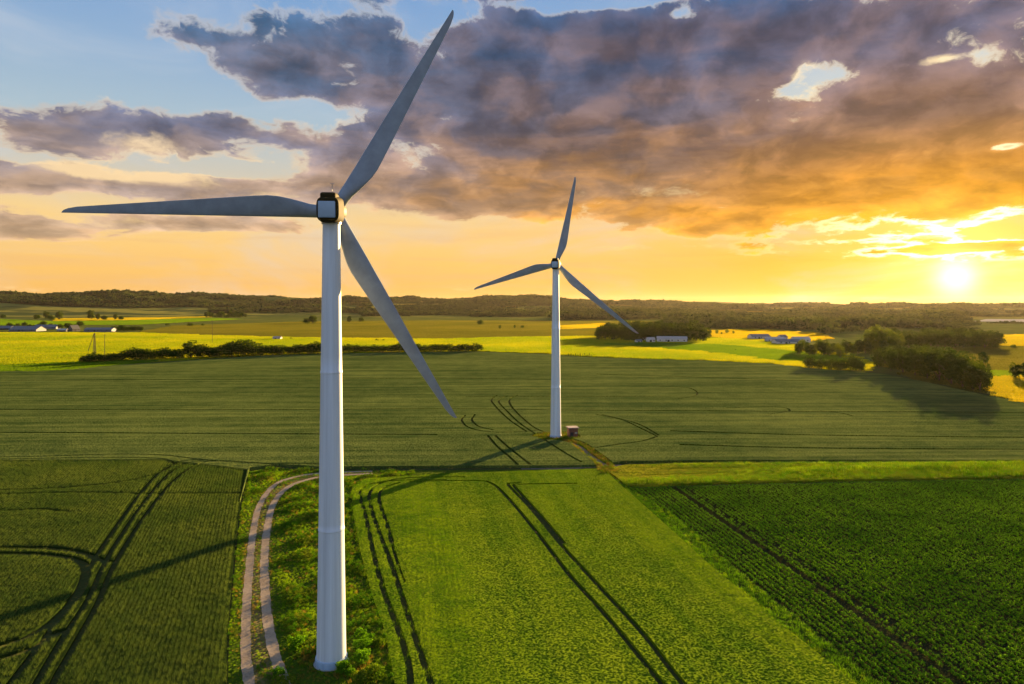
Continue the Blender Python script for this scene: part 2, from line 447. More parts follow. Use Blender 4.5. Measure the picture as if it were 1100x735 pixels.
# --- the wide wheat field: its far edge, its near edge, wheel tracks, the pad of the second turbine
far_edge = [(-420, 402), (-60, 402), (0, 400), (60, 399), (150, 391), (230, 386), (300, 382), (400, 380), (510, 378.5), (580, 381), (640, 385), (700, 387), (760, 388.5), (830, 392), (880, 397.5), (950, 403), (1000, 413), (1058, 426), (1100, 434), (1300, 470)]
near_edge = [(1500, 498), (1100, 496.5), (900, 496.5), (760, 497), (668, 498), (640, 502), (600, 502.5), (480, 503), (345, 504), (300, 501), (268, 505)]
low_edge = [(258, 540), (251, 600), (244, 680), (243, 735), (242, 860), (-260, 860), (-520, 600)]
wheat_poly = GP(far_edge+near_edge+low_edge)
main_tracks = tracks([
    [(-260, 494), (0, 493.5), (120, 490.5), (175, 491.5), (215, 496), (270, 500), (345, 501)],
    [(-100, 441.5), (200, 442), (450, 441), (552, 441.5), (620, 442.5), (800, 443.5), (1000, 444.5), (1300, 446)],
    [(700, 416), (735, 417.5), (748, 422), (746, 427), (728, 430)],
    [(500, 427.5), (620, 427.6), (728, 427)],
    [(640, 447), (668, 453), (690, 463), (706, 471)],
    [(646, 447), (684, 457), (708, 470)],
    [(706, 471), (690, 476), (655, 481), (625, 486)],
    [(780, 440), (835, 439), (848, 443), (826, 447)],
    [(880, 443), (905, 446), (916, 449)],
    [(545, 427), (538, 430), (536, 434), (545, 444), (560, 458), (590, 478), (612, 492), (625, 499)],
    [(556, 426), (548, 430), (548, 436), (556, 446), (572, 460), (588, 468)],
    [(534, 426), (528, 431), (532, 438), (546, 452), (566, 466)],
    [(500, 448), (496, 453), (503, 461), (525, 466), (560, 466), (580, 464)],
    [(510, 447), (507, 453), (514, 460), (530, 464)],
    [(524, 470), (534, 482), (548, 494), (556, 502)],
    [(532, 470), (545, 482), (560, 494), (570, 502)],
    [(-100, 466), (250, 468), (470, 469)], [(720, 465), (900, 470), (1300, 474)], [(730, 480), (900, 484), (1300, 486)],
    [(-100, 411), (200, 409), (480, 408), (600, 409)], [(640, 403), (900, 412), (1040, 424)],
], .95)
main_tracks = [(l, 1.7 if i in (1, 16, 17, 18, 19, 20) else w) for i, (l, w) in enumerate(main_tracks)]
tail = tracks([
    # the pair sweeping down from the headland to the lower left
    [(232, 498), (205, 499), (185, 508), (165, 528), (140, 562), (115, 602), (95, 645), (66, 690), (40, 735), (10, 790)],
    [(215, 497), (196, 497.5), (176, 506), (156, 525), (130, 560), (103, 600), (82, 640), (52, 682), (20, 725), (-30, 790)],
    [(300, 502), (240, 497.5), (212, 501), (192, 513), (172, 534), (146, 570), (122, 610), (104, 652), (74, 706), (58, 735), (30, 800)],
    # loops joining the pair
    [(-80, 593), (0, 591), (50, 591), (88, 596), (108, 604), (118, 606)],
    [(-80, 599), (0, 597), (48, 598), (80, 603), (92, 612), (88, 632), (72, 655), (45, 678), (0, 697), (-60, 708)],
    [(-60, 720), (0, 711), (40, 696), (62, 682)],
    [(-80, 530), (0, 528.5), (70, 526), (120, 521), (158, 514), (182, 505)],
    [(-80, 534), (0, 533), (80, 531), (150, 532), (200, 532), (258, 532)],
    [(-80, 552), (0, 551), (40, 549), (75, 552)], [(-60, 497), (0, 496), (100, 494), (170, 495), (190, 501)],
], 1.0)
tail = [(l, 1.75 if i in (3, 4, 5) else w) for i, (l, w) in enumerate(tail)]
pad = circle(T2, 8.5); road_gap = ribbon(spline(GP([(600, 472), (620, 478), (634, 488), (646, 497), (656, 510)])), 5.5)
pad_road = np.vstack([road_gap[0], road_gap[1][::-1]])
low_left = GP([(-300, 498), (175, 496), (266, 506.5), (258, 540), (251, 600), (244, 680), (243, 735), (242, 859), (-259, 859)])
field('wheat_headland', dense(low_left, 60), .45, M['wheat_near'], tail, [], .43, 'dark green wheat in fine drill rows at the lower left', 'wheat field')
field('wheat_field', dense(wheat_poly, 60), .75, M['wheat'], main_tracks+tail, [pad, pad_road, np.array(low_left)], .72, 'wide olive green wheat field with dark wheel tracks behind the front turbine', 'wheat field')

# --- bright barley field, root crop, grass strip, meadow round the first turbine
bar_poly = GP([(378, 526), (392, 516), (480, 510), (640, 505), (648, 506), (700, 552), (760, 607), (850, 682), (925, 742), (1010, 812), (1090, 880), (425, 880), (424, 735), (413, 680), (399, 640), (386, 590), (379, 550)])
bar_tracks = tracks([
    [(480, 517), (425, 518), (398, 522), (387, 531), (393, 557), (402, 600), (413, 640), (427, 677), (437, 708), (441, 735), (446, 790)],
    [(500, 514), (440, 515), (408, 521), (397, 532), (400, 552), (407, 573), (420, 607), (433, 647), (447, 690), (462, 735), (480, 790)],
    [(430, 520), (412, 526), (407, 537), (415, 563), (421, 585)],
    [(440, 519), (510, 518), (528, 521), (545, 536), (575, 572), (610, 618), (650, 663), (698, 722), (740, 775), (790, 840)],
    [(560, 520), (546, 521), (550, 527), (570, 548), (605, 590), (645, 634), (690, 683), (722, 724), (765, 775), (830, 850)],
    [(620, 521), (560, 522), (552, 523), (563, 536), (586, 562), (606, 586)],
], .95)
bar_tracks += tracks([[(421, 585), (424, 597), (428, 609)]], .6)+tracks([[(428, 609), (431, 617), (435, 628)]], .32)
field('barley_field', dense(bar_poly, 40), .45, M['barley'], bar_tracks, [], .43, 'bright yellow green barley field with long paired wheel tracks', 'barley field')
strip_poly = GP([(650, 505), (672, 501), (760, 499), (1100, 498.5), (1500, 499), (1500, 512), (1100, 514), (900, 517.5), (760, 521), (700, 523), (672, 522)])
field('grass_strip', dense(strip_poly, 30, .25), .5, M['strip'], tracks([[(690, 512), (800, 509), (950, 506), (1200, 505)], [(720, 505), (860, 503), (1100, 502)]], .7), [], .48, 'sunlit strip of rough grass between wheat field and root crop', 'grass strip')
root_poly = GP([(668, 522), (690, 524.5), (760, 523), (900, 519.5), (1100, 516), (1600, 511), (1900, 880), (1120, 880), (1045, 812), (955, 742), (876, 682), (784, 607), (720, 552)])
field('root_crop_field', dense(root_poly, 40), .06, M['root_crop'], [], [], None, 'dark green field of leafy root crop in straight rows', 'root crop')
bank_poly = GP([(648, 506), (668, 522), (720, 552), (784, 607), (876, 682), (955, 742), (1045, 812), (1120, 880), (1090, 880), (1010, 812), (925, 742), (850, 682), (760, 607), (700, 552)])
field('grass_bank', dense(bank_poly, 30), .2, M['wheat_near'], [], [], .18, 'narrow grassy bank between barley and root crop', 'grass bank')  # dark canopy colour paints the shadow side of the bank
# dirt lane of two ruts
rut_a = spline(GP([(276, 800), (268, 735), (264, 700), (265, 650), (268, 610), (272, 572), (279, 543), (293, 523), (312, 514), (345, 508.5), (400, 506.5)]))
rut_b = spline(GP([(330, 800), (306, 735), (295, 703), (288, 670), (285, 640), (284, 600), (287, 568), (293, 543), (305, 527), (322, 518), (350, 512), (400, 509)]))
mead_poly = GP([(268, 507), (300, 503.5), (345, 505.5), (480, 505.5), (640, 504), (640, 504.8), (480, 508.5), (392, 514), (377, 526), (378, 550), (385, 590), (398, 640), (412, 680), (423, 735), (424, 880), (244, 880), (245, 735), (246, 680), (253, 600), (260, 540)])
field('meadow', dense(mead_poly, 25), .05, M['meadow'], [], [], None, 'weedy grass round the front turbine and the lane', 'meadow')
def flat_ribbon(name, line, w, z, mat, label, cat, jit=.14):
    line = spline(line, .5); u = np.arange(len(line))*.5
    k = w*(1+jit*(.5*np.sin(u*.9+w)+.35*np.sin(u*2.3+3*w)+.25*np.sin(u*4.1)))+rng.normal(0, .03, len(line))
    a, b = ribbon(line, k); n = len(a)
    V = np.column_stack([np.vstack([a, b]), np.full(2*n, z)]); i = np.arange(n-1)
    return tag(obj(name, mesh_np(name, V, np.stack([i, i+n, i+n+1, i+1], 1), mat)), label, cat, kind='structure')
M['worn'] = canopy('worn_earth', (.075, .075, .022), (.19, .16, .07), None, .3, 3, 1.6, .1, .2)
mid = (spline(rut_a, .5)[::4][:400]); cb = spline(rut_b, .5); mid = np.array([(p+cb[np.argmin(np.hypot(*(cb-p).T))])/2 for p in mid])
flat_ribbon('worn_earth', mid, 4.4, .058, M['worn'], 'worn brown earth and thin grass under the lane', 'lane bed', .2)
flat_ribbon('dirt_track', rut_a, 1.35, .065, M['gravel'], 'pale gravel wheel rut on the left of the lane', 'dirt track')
flat_ribbon('dirt_track', rut_b, 1.45, .069, M['gravel'], 'pale gravel wheel rut on the right of the lane', 'dirt track')
acc = spline(GP([(598, 474), (618, 478), (632, 488), (644, 496.5), (652, 501)]))
field('verge', dense(ribbon(acc, 6.5)[0].tolist()+ribbon(acc, 6.5)[1][::-1].tolist(), 8), .03, M['meadow'], [], [], None, 'rough grass beside the short path to the far turbine', 'verge')
flat_ribbon('gravel_path', acc, 1.9, .04, M['gravel_dark'], 'short grey gravel path from the lane to the far turbine', 'path', .15)
flat_ribbon('gravel_path', spline(GP([(560, 504.2), (610, 503.4), (648, 501), (668, 500)])), 2.0, .05, M['gravel_dark'], 'grey gravel crossing at the foot of the path', 'path', .2)
field('turbine_pad', circle(T2, 8.8), .035, M['meadow'], [], [], None, 'round dry grass pad at the foot of the far turbine', 'pad')

# --- far fields, level sheets on the plain
FARPOLY = {}; FF = []
def far(name, mat, pts, z, label):
    P = np.array(GP(pts)); o = field(name, dense(P.tolist(), 150), z, M[mat], [], [], None, label, 'field'); FARPOLY[o.name] = P; FF.append(o); return o
far('yellow_field', 'yellow', [(-400, 357.5), (0, 357.5), (150, 358), (235, 361), (345, 363.5), (480, 364.5), (560, 362.5), (640, 361.5), (720, 362), (790, 364), (848, 368), (890, 377), (930, 388), (938, 399), (880, 396.5), (830, 391), (760, 387.5), (640, 384), (580, 380), (510, 377.5), (400, 379), (300, 381), (230, 385), (150, 390), (60, 398), (0, 399), (-400, 401)], .25, 'sunlit yellow green field behind the hedge and the wheat')
far('lush_field', 'lush', [(-400, 393), (0, 393), (90, 389), (180, 387), (150, 391), (60, 399.5), (-60, 401), (-400, 401)], .35, 'dark green wedge of field at the left end of the hedge')
far('lush_field', 'lush', [(640, 370), (700, 368.5), (780, 371), (850, 377), (905, 383), (925, 390), (880, 391), (830, 388.5), (770, 380), (700, 374)], .35, 'lush green slope in front of the white farm')
far('olive_field', 'olive', [(150, 357), (190, 350), (330, 345.5), (480, 344.5), (600, 345), (700, 345), (720, 361), (640, 361), (560, 362), (480, 364), (345, 362.8), (235, 360.4)], .3, 'olive green stubble field under the wooded ridge')
far('yellow_strip', 'yellow_far', [(-500, 341.5), (-500, 337), (0, 336.5), (120, 335.6), (215, 335.5), (218, 338), (120, 340.5), (0, 342)], .5, 'narrow golden strip field below the ridge on the left')
far('yellow_strip', 'yellow_far', [(60, 342.2), (140, 341), (222, 339), (224, 341), (140, 344), (60, 345)], .5, 'second golden strip field nearer the left farm')
far('green_strip', 'lush', [(-500, 348), (-500, 343), (0, 343), (60, 345.5), (140, 344.4), (224, 341.6), (260, 343), (150, 349), (0, 350)], .4, 'dull green strip field before the left farm')
far('golden_field', 'yellow_far', [(604, 350), (648, 347.5), (650, 352), (604, 354)], .5, 'small golden patch between stubble and wood')
far('golden_field', 'yellow_far', [(745, 356), (810, 353.5), (880, 358), (890, 364), (850, 368.6), (790, 364.5), (752, 361)], .5, 'golden field between the two farms')
far('golden_field', 'yellow_far', [(1050, 361), (1200, 358), (1300, 372), (1120, 373), (1058, 371)], .5, 'golden clearing right of the far wood')
far('olive_field', 'olive', [(950, 392), (1000, 377), (1060, 372.5), (1300, 374), (1300, 404), (1060, 404), (1062, 424), (1000, 411)], .3, 'dusky olive field behind the right tree clump')
far('golden_field', 'yellow_far', [(1058, 405), (1300, 406), (1400, 470), (1300, 468), (1100, 432), (1064, 425)], .35, 'golden field at the right edge beyond the wheat')
far('lush_field', 'lush', [(1058, 398), (1300, 401), (1300, 405.5), (1058, 404.5)], .4, 'thin green bank above the golden field at the right')
m_, t_, o_ = material('lake_water'); b_ = t_.n('ShaderNodeBsdfDiffuse'); t_.put(b_.inputs['Color'], (.34, .33, .30)); t_.L.new(b_.outputs[0], o_.inputs[0])  # matte pale colour stands in for sky reflected on the water
lk = np.array(GP([(1045, 345.5), (1120, 346.5), (1300, 346), (1300, 341.5), (1100, 342), (1060, 343)]))
tag(obj('lake', mesh_np('lake', np.column_stack([lk, np.full(6, .6)]), np.array([[0, 1, 2, 3, 4, 5]]), m_)), 'pale distant lake below the sun', 'lake', kind='structure')

# ================================================================== NEAR VEGETATION (stuff)
def proto(name, VF, mat):
    return bpy.data.objects.new(name, mesh_np(name, VF[0], VF[1], mat))
def grid_pts(poly, sp, jit=.5, direction=None, row=None):
    poly = np.array(poly); d = np.array(direction if direction is not None else (1, 0), float); d /= np.linalg.norm(d); n = np.array([-d[1], d[0]])
    a, b = poly@d, poly@n; row = row or sp
    A, B = np.meshgrid(np.arange(a.min(), a.max(), sp), np.arange(b.min(), b.max(), row))
    A = A+rng.uniform(-.5, .5, A.shape)*sp*(1 if direction is not None else 2*jit); B = B+rng.normal(0, .07, B.shape)*row if direction is not None else B+rng.uniform(-.5, .5, B.shape)*sp*2*jit
    P = np.outer(A.ravel(), d)+np.outer(B.ravel(), n)
    return P[in_poly(P, poly)]
def off_tracks(P, trk, pad=.0):
    k = np.ones(len(P), bool)
    jit = rng.uniform(0, .3, len(P))
    for l, w in trk: k &= seg_dist(P, np.asarray(l)) > w*.5+pad+jit-.1
    return P[k]
def near_cut(P, dmax): return P[np.hypot(*P.T) < dmax]
def z_of(P, z): return np.column_stack([P, np.full(len(P), z)])
# barley
P = off_tracks(grid_pts(bar_poly, .8, direction=bdir, row=.86), bar_tracks, .25)
pr = [proto('barley_tuft', blades(95, 1.2, .55, .032, .55, 2, s), M['grass']) for s in (1, 2, 3)]
scatter('barley', z_of(P, .02), rng.uniform(0, 6.28, len(P)), np.clip(.92+.22*wav((P@np.array([bdir[0], bdir[1]])/np.hypot(*bdir))*7, (P@np.array([-bdir[1], bdir[0]])/np.hypot(*bdir))*34)+rng.normal(0, .05, len(P)), .5, 1.3), rng.integers(0, 3, len(P)), pr, 'bright blades of young barley in the sunlit field', 'barley')
# near wheat, drilled in rows towards the headland
wd = np.array(G(200, 500))-np.array(G(85, 735)); lw = GP([(-60, 494), (175, 494), (262, 506), (257, 540), (250, 600), (243, 680), (242, 735), (241, 800), (-60, 800)])
P = off_tracks(grid_pts(lw, .6, direction=wd, row=.66), tail+main_tracks[:1], .12)
pr = [proto('wheat_tuft', blades(44, .72, .86, .03, .4, 2, 10+s, .5), M['grass_wheat']) for s in range(3)]
scatter('wheat', z_of(P, .05), rng.uniform(-.3, .3, len(P))+math.atan2(wd[1], wd[0]), rng.uniform(.8, 1.15, len(P)), rng.integers(0, 3, len(P)), pr, 'dark green wheat stalks in the shaded lower left field', 'wheat')
# leafy rows
rp = GP([(664, 522), (690, 524.5), (760, 523), (900, 519.5), (1100, 516), (1250, 514), (1330, 880), (1120, 880), (1045, 812), (955, 742), (876, 682), (784, 607), (720, 552)])
P = grid_pts(rp, .40, direction=bdir, row=1.12)
gap = rng.uniform(0, 1, len(P)) > .04; P = P[gap]
bu = bdir/np.linalg.norm(bdir); tl = np.array([np.array(G(732, 529))+bu*k for k in (-4, 40, 90, 150)])
P = P[(seg_dist(P, tl) > .62) & (seg_dist(P, tl+np.array([2.4, .0])) > .55)]
pr = [proto('leafy_plant', leaf_plant(24, .32, .52, .18, 30+s), M['crop_leaf']) for s in range(4)]
scatter('root_crop', z_of(P, .03), rng.uniform(0, 6.28, len(P)), rng.uniform(.7, 1.3, len(P)), rng.integers(0, 4, len(P)), pr, 'leafy dark green plants in straight rows at the right', 'root crop')
# taller weeds along the bank and the strip
P = grid_pts(bank_poly, .7); n1 = len(P)
Q = grid_pts(strip_poly, .95); Q = Q[in_poly(Q, GP([(640, 490), (1220, 490), (1220, 530), (640, 530)]))]
pr = [proto('rough_tuft', blades(40, 1.1, .8, .06, .8, 2, 50+s), [M['crop_leaf'], M['grass'], M['weed']][s]) for s in range(3)]
A = np.vstack([P, Q])
scatter('rough_grass', z_of(A, .05), rng.uniform(0, 6.28, len(A)), np.concatenate([rng.uniform(.5, .95, n1), np.clip(1.0+.55*wav(Q[:, 0]*9, Q[:, 1]*26)+rng.normal(0, .12, len(Q)), .35, 2.0)]), np.concatenate([np.where(rng.uniform(0, 1, n1) < .85, 0, 1), np.where(rng.uniform(0, 1, len(Q)) < .25, 0, rng.integers(1, 3, len(Q)))]), pr, 'rough grass on the bank and the sunlit strip', 'rough grass')
# meadow weeds
P = grid_pts(mead_poly, .62); P = P[in_poly(P, GP([(230, 500), (445, 500), (445, 800), (230, 800)]))]
P = P[(seg_dist(P, rut_a) > .62) & (seg_dist(P, rut_b) > .67) & (np.hypot(*(P-np.array(T1)).T) > 2.35)]
dA = np.minimum(seg_dist(P, rut_a), seg_dist(P, rut_b)); dT = np.hypot(*(P-np.array(T1)).T)
cl = np.sin(P[:, 0]*.55+1.3*np.sin(P[:, 1]*.21))*np.sin(P[:, 1]*.43+2*np.sin(P[:, 0]*.17))
sc = np.clip(.55+.3*cl+rng.normal(0, .12, len(P)), .3, 1.4)*np.interp(dA, [.5, 1.2, 3], [.3, .55, 1.0])
ringed = (dT > 5.2) & (dT < 6.1); sc = np.where(ringed, .32, sc)
pk = np.where(cl+rng.normal(0, .35, len(P)) > .35, 2, np.where(rng.uniform(0, 1, len(P)) < .12, 1, 0)); pk = np.where((dA < 1.3) & (rng.uniform(0, 1, len(P)) < .35), 1, pk)
pk = np.where((dT < 5.2) & (rng.uniform(0, 1, len(P)) < .5), 1, pk); pk = np.where((pk == 2) & (rng.uniform(0, 1, len(P)) < .35), 3, pk)
pr = [proto('a_grass_tuft', blades(40, .85, .8, .05, .8, 2, 70), M['grass']), proto('b_dry_tuft', blades(40, .85, .85, .05, .7, 2, 71), M['weed_dry']),
      proto('c_weed_clump', leaf_plant(46, .6, 1.0, .28, 72), M['weed']), proto('d_nettle_clump', leaf_plant(56, .7, 1.25, .24, 73), M['crop_leaf'])]
scatter('weeds', z_of(P, .03), rng.uniform(0, 6.28, len(P)), sc, pk, pr, 'yellowing weeds and grass round the tower foot and the lane', 'weeds')
P = np.vstack([grid_pts(circle(T2, 8.3), .6), grid_pts(pad_road, .6)])
P = P[(np.hypot(*(P-np.array(T2)).T) > 2.7) & (seg_dist(P, acc) > 1.0)]
scatter('pad_grass', z_of(P, .03), rng.uniform(0, 6.28, len(P)), rng.uniform(.5, 1.1, len(P)), rng.choice([0, 1, 1, 2], len(P)), [p.copy() for p in pr[:3]], 'dry grass on the pad of the far turbine', 'grass')
# far crops: standing stems on the sunlit fields beyond the wheat
def crop_patch(n, w, h, size, seed):
    g = np.random.default_rng(seed); c = np.column_stack([g.uniform(-w/2, w/2, (n, 2)), np.zeros(n)]); a = g.uniform(0, 6.283, n)
    u = np.stack([np.cos(a), np.sin(a), np.zeros(n)], 1)*size*g.uniform(.4, .7, (n, 1)); up = np.stack([g.normal(0, .25, n), g.normal(0, .25, n), g.uniform(.7, 1.1, n)], 1)*h
    return np.stack([c-u, c+u, c+u*.7+up, c-u*.7+up], 1).reshape(-1, 3), np.arange(4*n).reshape(-1, 4)
M['stem_yellow'] = leafmat('stem_yellow', (.13, .24, .008), (.46, .42, .010), .5, patch=.006, per_obj=.12)
M['stem_gold'] = leafmat('stem_gold', (.24, .23, .012), (.52, .39, .015), .5, patch=.004, per_obj=.15)
M['stem_green'] = leafmat('stem_green', (.07, .16, .008), (.16, .26, .010), .45, patch=.01, per_obj=.12)
M['stem_olive'] = leafmat('stem_olive', (.08, .095, .018), (.17, .16, .028), .4, patch=.005, per_obj=.15)
def far_crop(name, fields, skip, mat, h, label, cat, sp=9.0, seed=0):
    P = []
    for f in fields:
        pts_ = grid_pts(FARPOLY[f.name], sp); P.append(pts_)
    P = np.vstack(P)
    for k in skip: P = P[~in_poly(P, FARPOLY[k.name])]
    P = P[np.abs(P[:, 0]) < P[:, 1]*.95]
    pr = [proto(name+'_patch', crop_patch(420, sp*1.5, h, .55, seed+s), M[mat]) for s in range(3)]
    return scatter(name, z_of(P, .2), rng.uniform(0, 6.28, len(P)), rng.uniform(.85, 1.2, len(P)), rng.integers(0, 3, len(P)), pr, label, cat)
far_crop('rapeseed', [FF[0]], [FF[1], FF[2]], 'stem_yellow', .9, 'yellow green crop standing on the wide sunlit field beyond the hedge', 'rapeseed', 9, 300)
far_crop('green_crop', [FF[1], FF[2], FF[6], FF[12]], [], 'stem_green', .7, 'lush green crop on the slopes before the farms', 'green crop', 9, 310)
far_crop('golden_crop', [FF[4], FF[5], FF[7], FF[8], FF[9], FF[11]], [], 'stem_gold', .8, 'golden crop on the far strips and clearings', 'golden crop', 10, 320)
far_crop('stubble', [FF[3], FF[10]], [FF[7]], 'stem_olive', .5, 'olive stubble below the wooded ridge', 'stubble', 11, 330)

# ================================================================== TURBINES
def blade_mesh(L):
    """lofted blade along +X from the hub axis, flapwise axis +Y, trailing edge bulging to -Z"""
    b = MB(); N = 28; rings_ = []
    st = [0, .03, .06, .1, .14, .18, .22, .28, .36, .46, .57, .68, .78, .87, .94, .975, .992, 1.0]
    for s in st:
        x = 1.15+(L-1.15)*s
        ch = np.interp(s, [0, .05, .12, .2, .3, .5, .75, .94, .975, .992, 1], [1.7, 1.75, 2.45, 2.95, 2.7, 2.1, 1.4, .85, .62, .38, .1])
        th = np.interp(s, [0, .05, .12, .2, .3, .5, .75, 1], [1, .97, .55, .34, .26, .2, .17, .14])
        air = np.interp(s, [0, .04, .16], [0, .02, 1]); tw = R(np.interp(s, [0, .1, .3, .6, 1], [17, 16, 9, 3, 0]))
        le = .85-.25*s      # leading edge stays nearly straight
        ring_ = []
        for i in range(N):
            a = 2*math.pi*i/N
            cx, cy = math.cos(a)*.5, math.sin(a)*.5*th
            u = .5-math.cos(a)*.5                    # 0 at leading edge
            af = (1 if math.sin(a) > 0 else -.75)*2.6*th*.5*(.2969*math.sqrt(u)*2-.252*u-.7*u*u+.57*u**3-.2*u**4)*1.1
            px = .5-u; py = cy*(1-air)+af*air
            z = le-(.5-px)*ch; y = py*ch
            z, y = z*math.cos(tw)-y*math.sin(tw), z*math.sin(tw)+y*math.cos(tw)
            ring_.append((x, y+ .0009*(x*x), z))
        rings_.append(ring_)
    b.rings(rings_)
    return b
def turbine(loc, yaw, tilt, hubz, lens, angs, label, kinds):
    root = empty('wind_turbine', (loc[0], loc[1], 0), -yaw)
    tag(root, label, 'wind turbine', 'wind turbines in the fields')
    top = hubz-1.75
    # tower
    b = MB(); rad = lambda z: 1.93-(1.93-1.12)*(z/top)**.92
    seams = [17.8, 38.5]; zs = sorted([.95, 1.0, top-.3, top]+[k+e for k in seams for e in (-.18, -.12, .12, .18)]+list(np.linspace(3, top-2, 18)))
    rg = []
    for z in zs:
        r_ = rad(z)+(.05 if any(abs(z-k) < .13 for k in seams) else 0)
        rg.append(ring(r_, z))
    b.rings(rg); tower = b.build('tower', M['paint'], root, True, 40)
    b = MB(); b.rings([ring(2.06, 0), ring(2.06, .9), ring(2.03, .95), ring(1.93, .97)]);
    for i in range(14):
        a = i*2*math.pi/14+.1; b.box((-.03, 2.02, .02), (.03, 2.1, .9), rot=Matrix.Rotation(a, 3, 'Z'), piv=(0, 0, 0))
    b.build('base_ring', M['panel'], tower, True)
    b = MB(); b.box((-.5, -1.99, 1.1), (.5, -1.82, 3.2), .04, Matrix.Rotation(R(150), 3, 'Z'), (0, 0, 0)); dr = b.build('door', M['panel'], tower)
    b = MB(); b.rings([ring(2.3, -.4), ring(2.28, .09)]); b.build('foundation', M['concrete'], root)
    # nacelle: built along local +Y (towards the rotor), tilted
    nr = bpy.data.objects.new('nacelle', None); bpy.data.objects.remove(nr)
    b = MB()
    def sec(y, w, h, zc, e=.5):
        # rounded rectangle section
        pts = []
        for i in range(40):
            a = 2*math.pi*i/40; c, s = math.cos(a), math.sin(a)
            pts.append((math.copysign(abs(c)**e, c)*w/2, y, zc+math.copysign(abs(s)**e, s)*h/2))
        return pts
    b.rings([sec(-2.75, 2.35, 2.7, -.05), sec(-2.6, 2.85, 3.15, -.05), sec(-.4, 3.15, 3.6, -.05), sec(.9, 3.0, 3.4, -.05, .4), sec(1.25, 2.5, 2.7, 0, .6)])
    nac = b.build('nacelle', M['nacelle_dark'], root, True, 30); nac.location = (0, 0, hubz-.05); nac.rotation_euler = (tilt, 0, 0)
    b = MB(); b.box((-1.18, -2.9, -1.12), (1.02, -2.72, 1.0), .14); b.build('rear_panel', M['panel'], nac, True)
    b = MB(); b.box((-1.0, -2.5, 1.2), (1.0, .5, 2.15), .3); b.build('roof_hatch', M['nacelle_dark'], nac, True)
    b = MB(); b.bar((.5, -1.9, 2.3), (.5, -1.9, 3.3), .035, .03); b.bar((.25, -1.9, 3.25), (.75, -1.9, 3.25), .03); b.build('wind_vane', M['steel'], nac)
    b = MB(); b.rings([ring(1.28, hubz-1.95, 48), ring(1.28, hubz-1.5, 48)]); b.build('yaw_ring', M['steel'], root, True)
    # rotor
    hub = empty('rotor_hub', (0, 0, 0)); bpy.data.objects.remove(hub)
    b = MB(); rg = []
    for y, r_ in ((-.95, 1.15), (-.9, 1.35), (0.0, 1.62), (.7, 1.5), (1.2, 1.15), (1.55, .65), (1.68, .12)):
        rg.append([(math.cos(2*math.pi*i/40)*r_, y, math.sin(2*math.pi*i/40)*r_) for i in range(40)])
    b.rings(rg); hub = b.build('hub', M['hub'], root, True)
    hub.location = (0, 2.3*math.cos(tilt), hubz+2.3*math.sin(tilt)*0+.0); hub.rotation_euler = (tilt, 0, 0)
    for L, a in zip(lens, angs):
        o = blade_mesh(L).build('blade', M['blade_paint_shaded'], root, True, 60)
        o.matrix_local = Matrix.Translation(hub.location) @ Matrix.Rotation(tilt, 4, 'X') @ Matrix.Rotation(-R(a), 4, 'Y')
    return root
turbine(T1, R(-4), R(5), 60.0, (36.2, 31.6, 33.3), (179.7, 58.6, 298.7), 'nearer tall white wind turbine in the weedy grass beside the dirt lane', 0)
turbine(T2, R(10), R(5), 61.7, (32.1, 31.7, 38.3), (195.5, 76.7, 318.5), 'farther white wind turbine standing in the wheat field beside the brick kiosk', 0)

# kiosk beside the far turbine
kx, ky = G(615.5, 471.5)
k = tag(empty('transformer_kiosk', (kx, ky+2, 0), R(12)), 'small brown brick kiosk with flat roof beside the far turbine', 'kiosk')
b = MB(); b.box((-1.55, -1.5, -.1), (1.55, 1.5, 3.6), .03); b.build('wall', M['brick'], k)
b = MB(); b.box((-1.9, -1.85, 3.6), (1.9, 1.85, 3.9), .05); b.build('roof', M['roof_pink'], k)
b = MB(); b.box((-1.2, -1.58, .0), (-.1, -1.505, 2.2), .02); d_ = b.build('door', M['dark_wood'], k)
b = MB(); b.bar((-.25, -1.6, 1.1), (-.25, -1.6, 1.25), .03); b.build('handle', M['steel'], d_)
b = MB()
for i in range(5): b.box((.4, -1.56, 1.6+i*.14), (1.3, -1.505, 1.69+i*.14))
b.build('vent', M['steel'], k)

# ================================================================== TREES
TR = {}
def kind(name, H, Rad, base, nl, per, size, seed, mat='leaf_dark', tr=.35, **kw):
    TR[name] = (crown_mesh('crown_'+name, M[mat], H, Rad, base, nl, per, size, seed, **kw), trunk_mesh('trunk_'+name, M['bark'], H, base, tr, seed), H)
for s in range(4): kind('oak%d' % s, 16, [5.6, 6.6, 5.0, 6.0][s], .4, 44, 56, .58, 100+s)
for s in range(3): kind('bush%d' % s, 8, [5.6, 6.4, 5.0][s], -.3, 44, 55, .4, 120+s, tr=.15)
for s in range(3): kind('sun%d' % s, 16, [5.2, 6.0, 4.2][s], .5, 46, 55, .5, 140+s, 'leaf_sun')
for s in range(2): kind('slim%d' % s, 14, 2.8, 1.2, 26, 50, .42, 160+s, conic=.4)
for s in range(2): kind('low%d' % s, 5, 4.2, .0, 20, 45, .36, 170+s, tr=.15)
for s in range(3): kind('scrub%d' % s, 1.6, [1.05, 1.3, .9][s], .0, 26, 40, .11, 180+s, 'weed' if s == 1 else 'crop_leaf', tr=.04)
def tree(name, px, py, hpx, sort, label, cat='tree', group=None, wide=1.0, dy=0):
    x, y = G(px, py); y += dy; d = y
    H = hpx*math.hypot(x, y)*math.cos(math.atan2(x, y))/FPX
    cr, tk, h0 = TR[sort]
    s = H/h0
    r = empty(name, (x, y, -.05), random.uniform(0, 6.28)); tag(r, label, cat, group)
    r.scale = (s*wide, s*wide, s)
    obj('trunk', tk, r); obj('crown', cr, r)
    return r
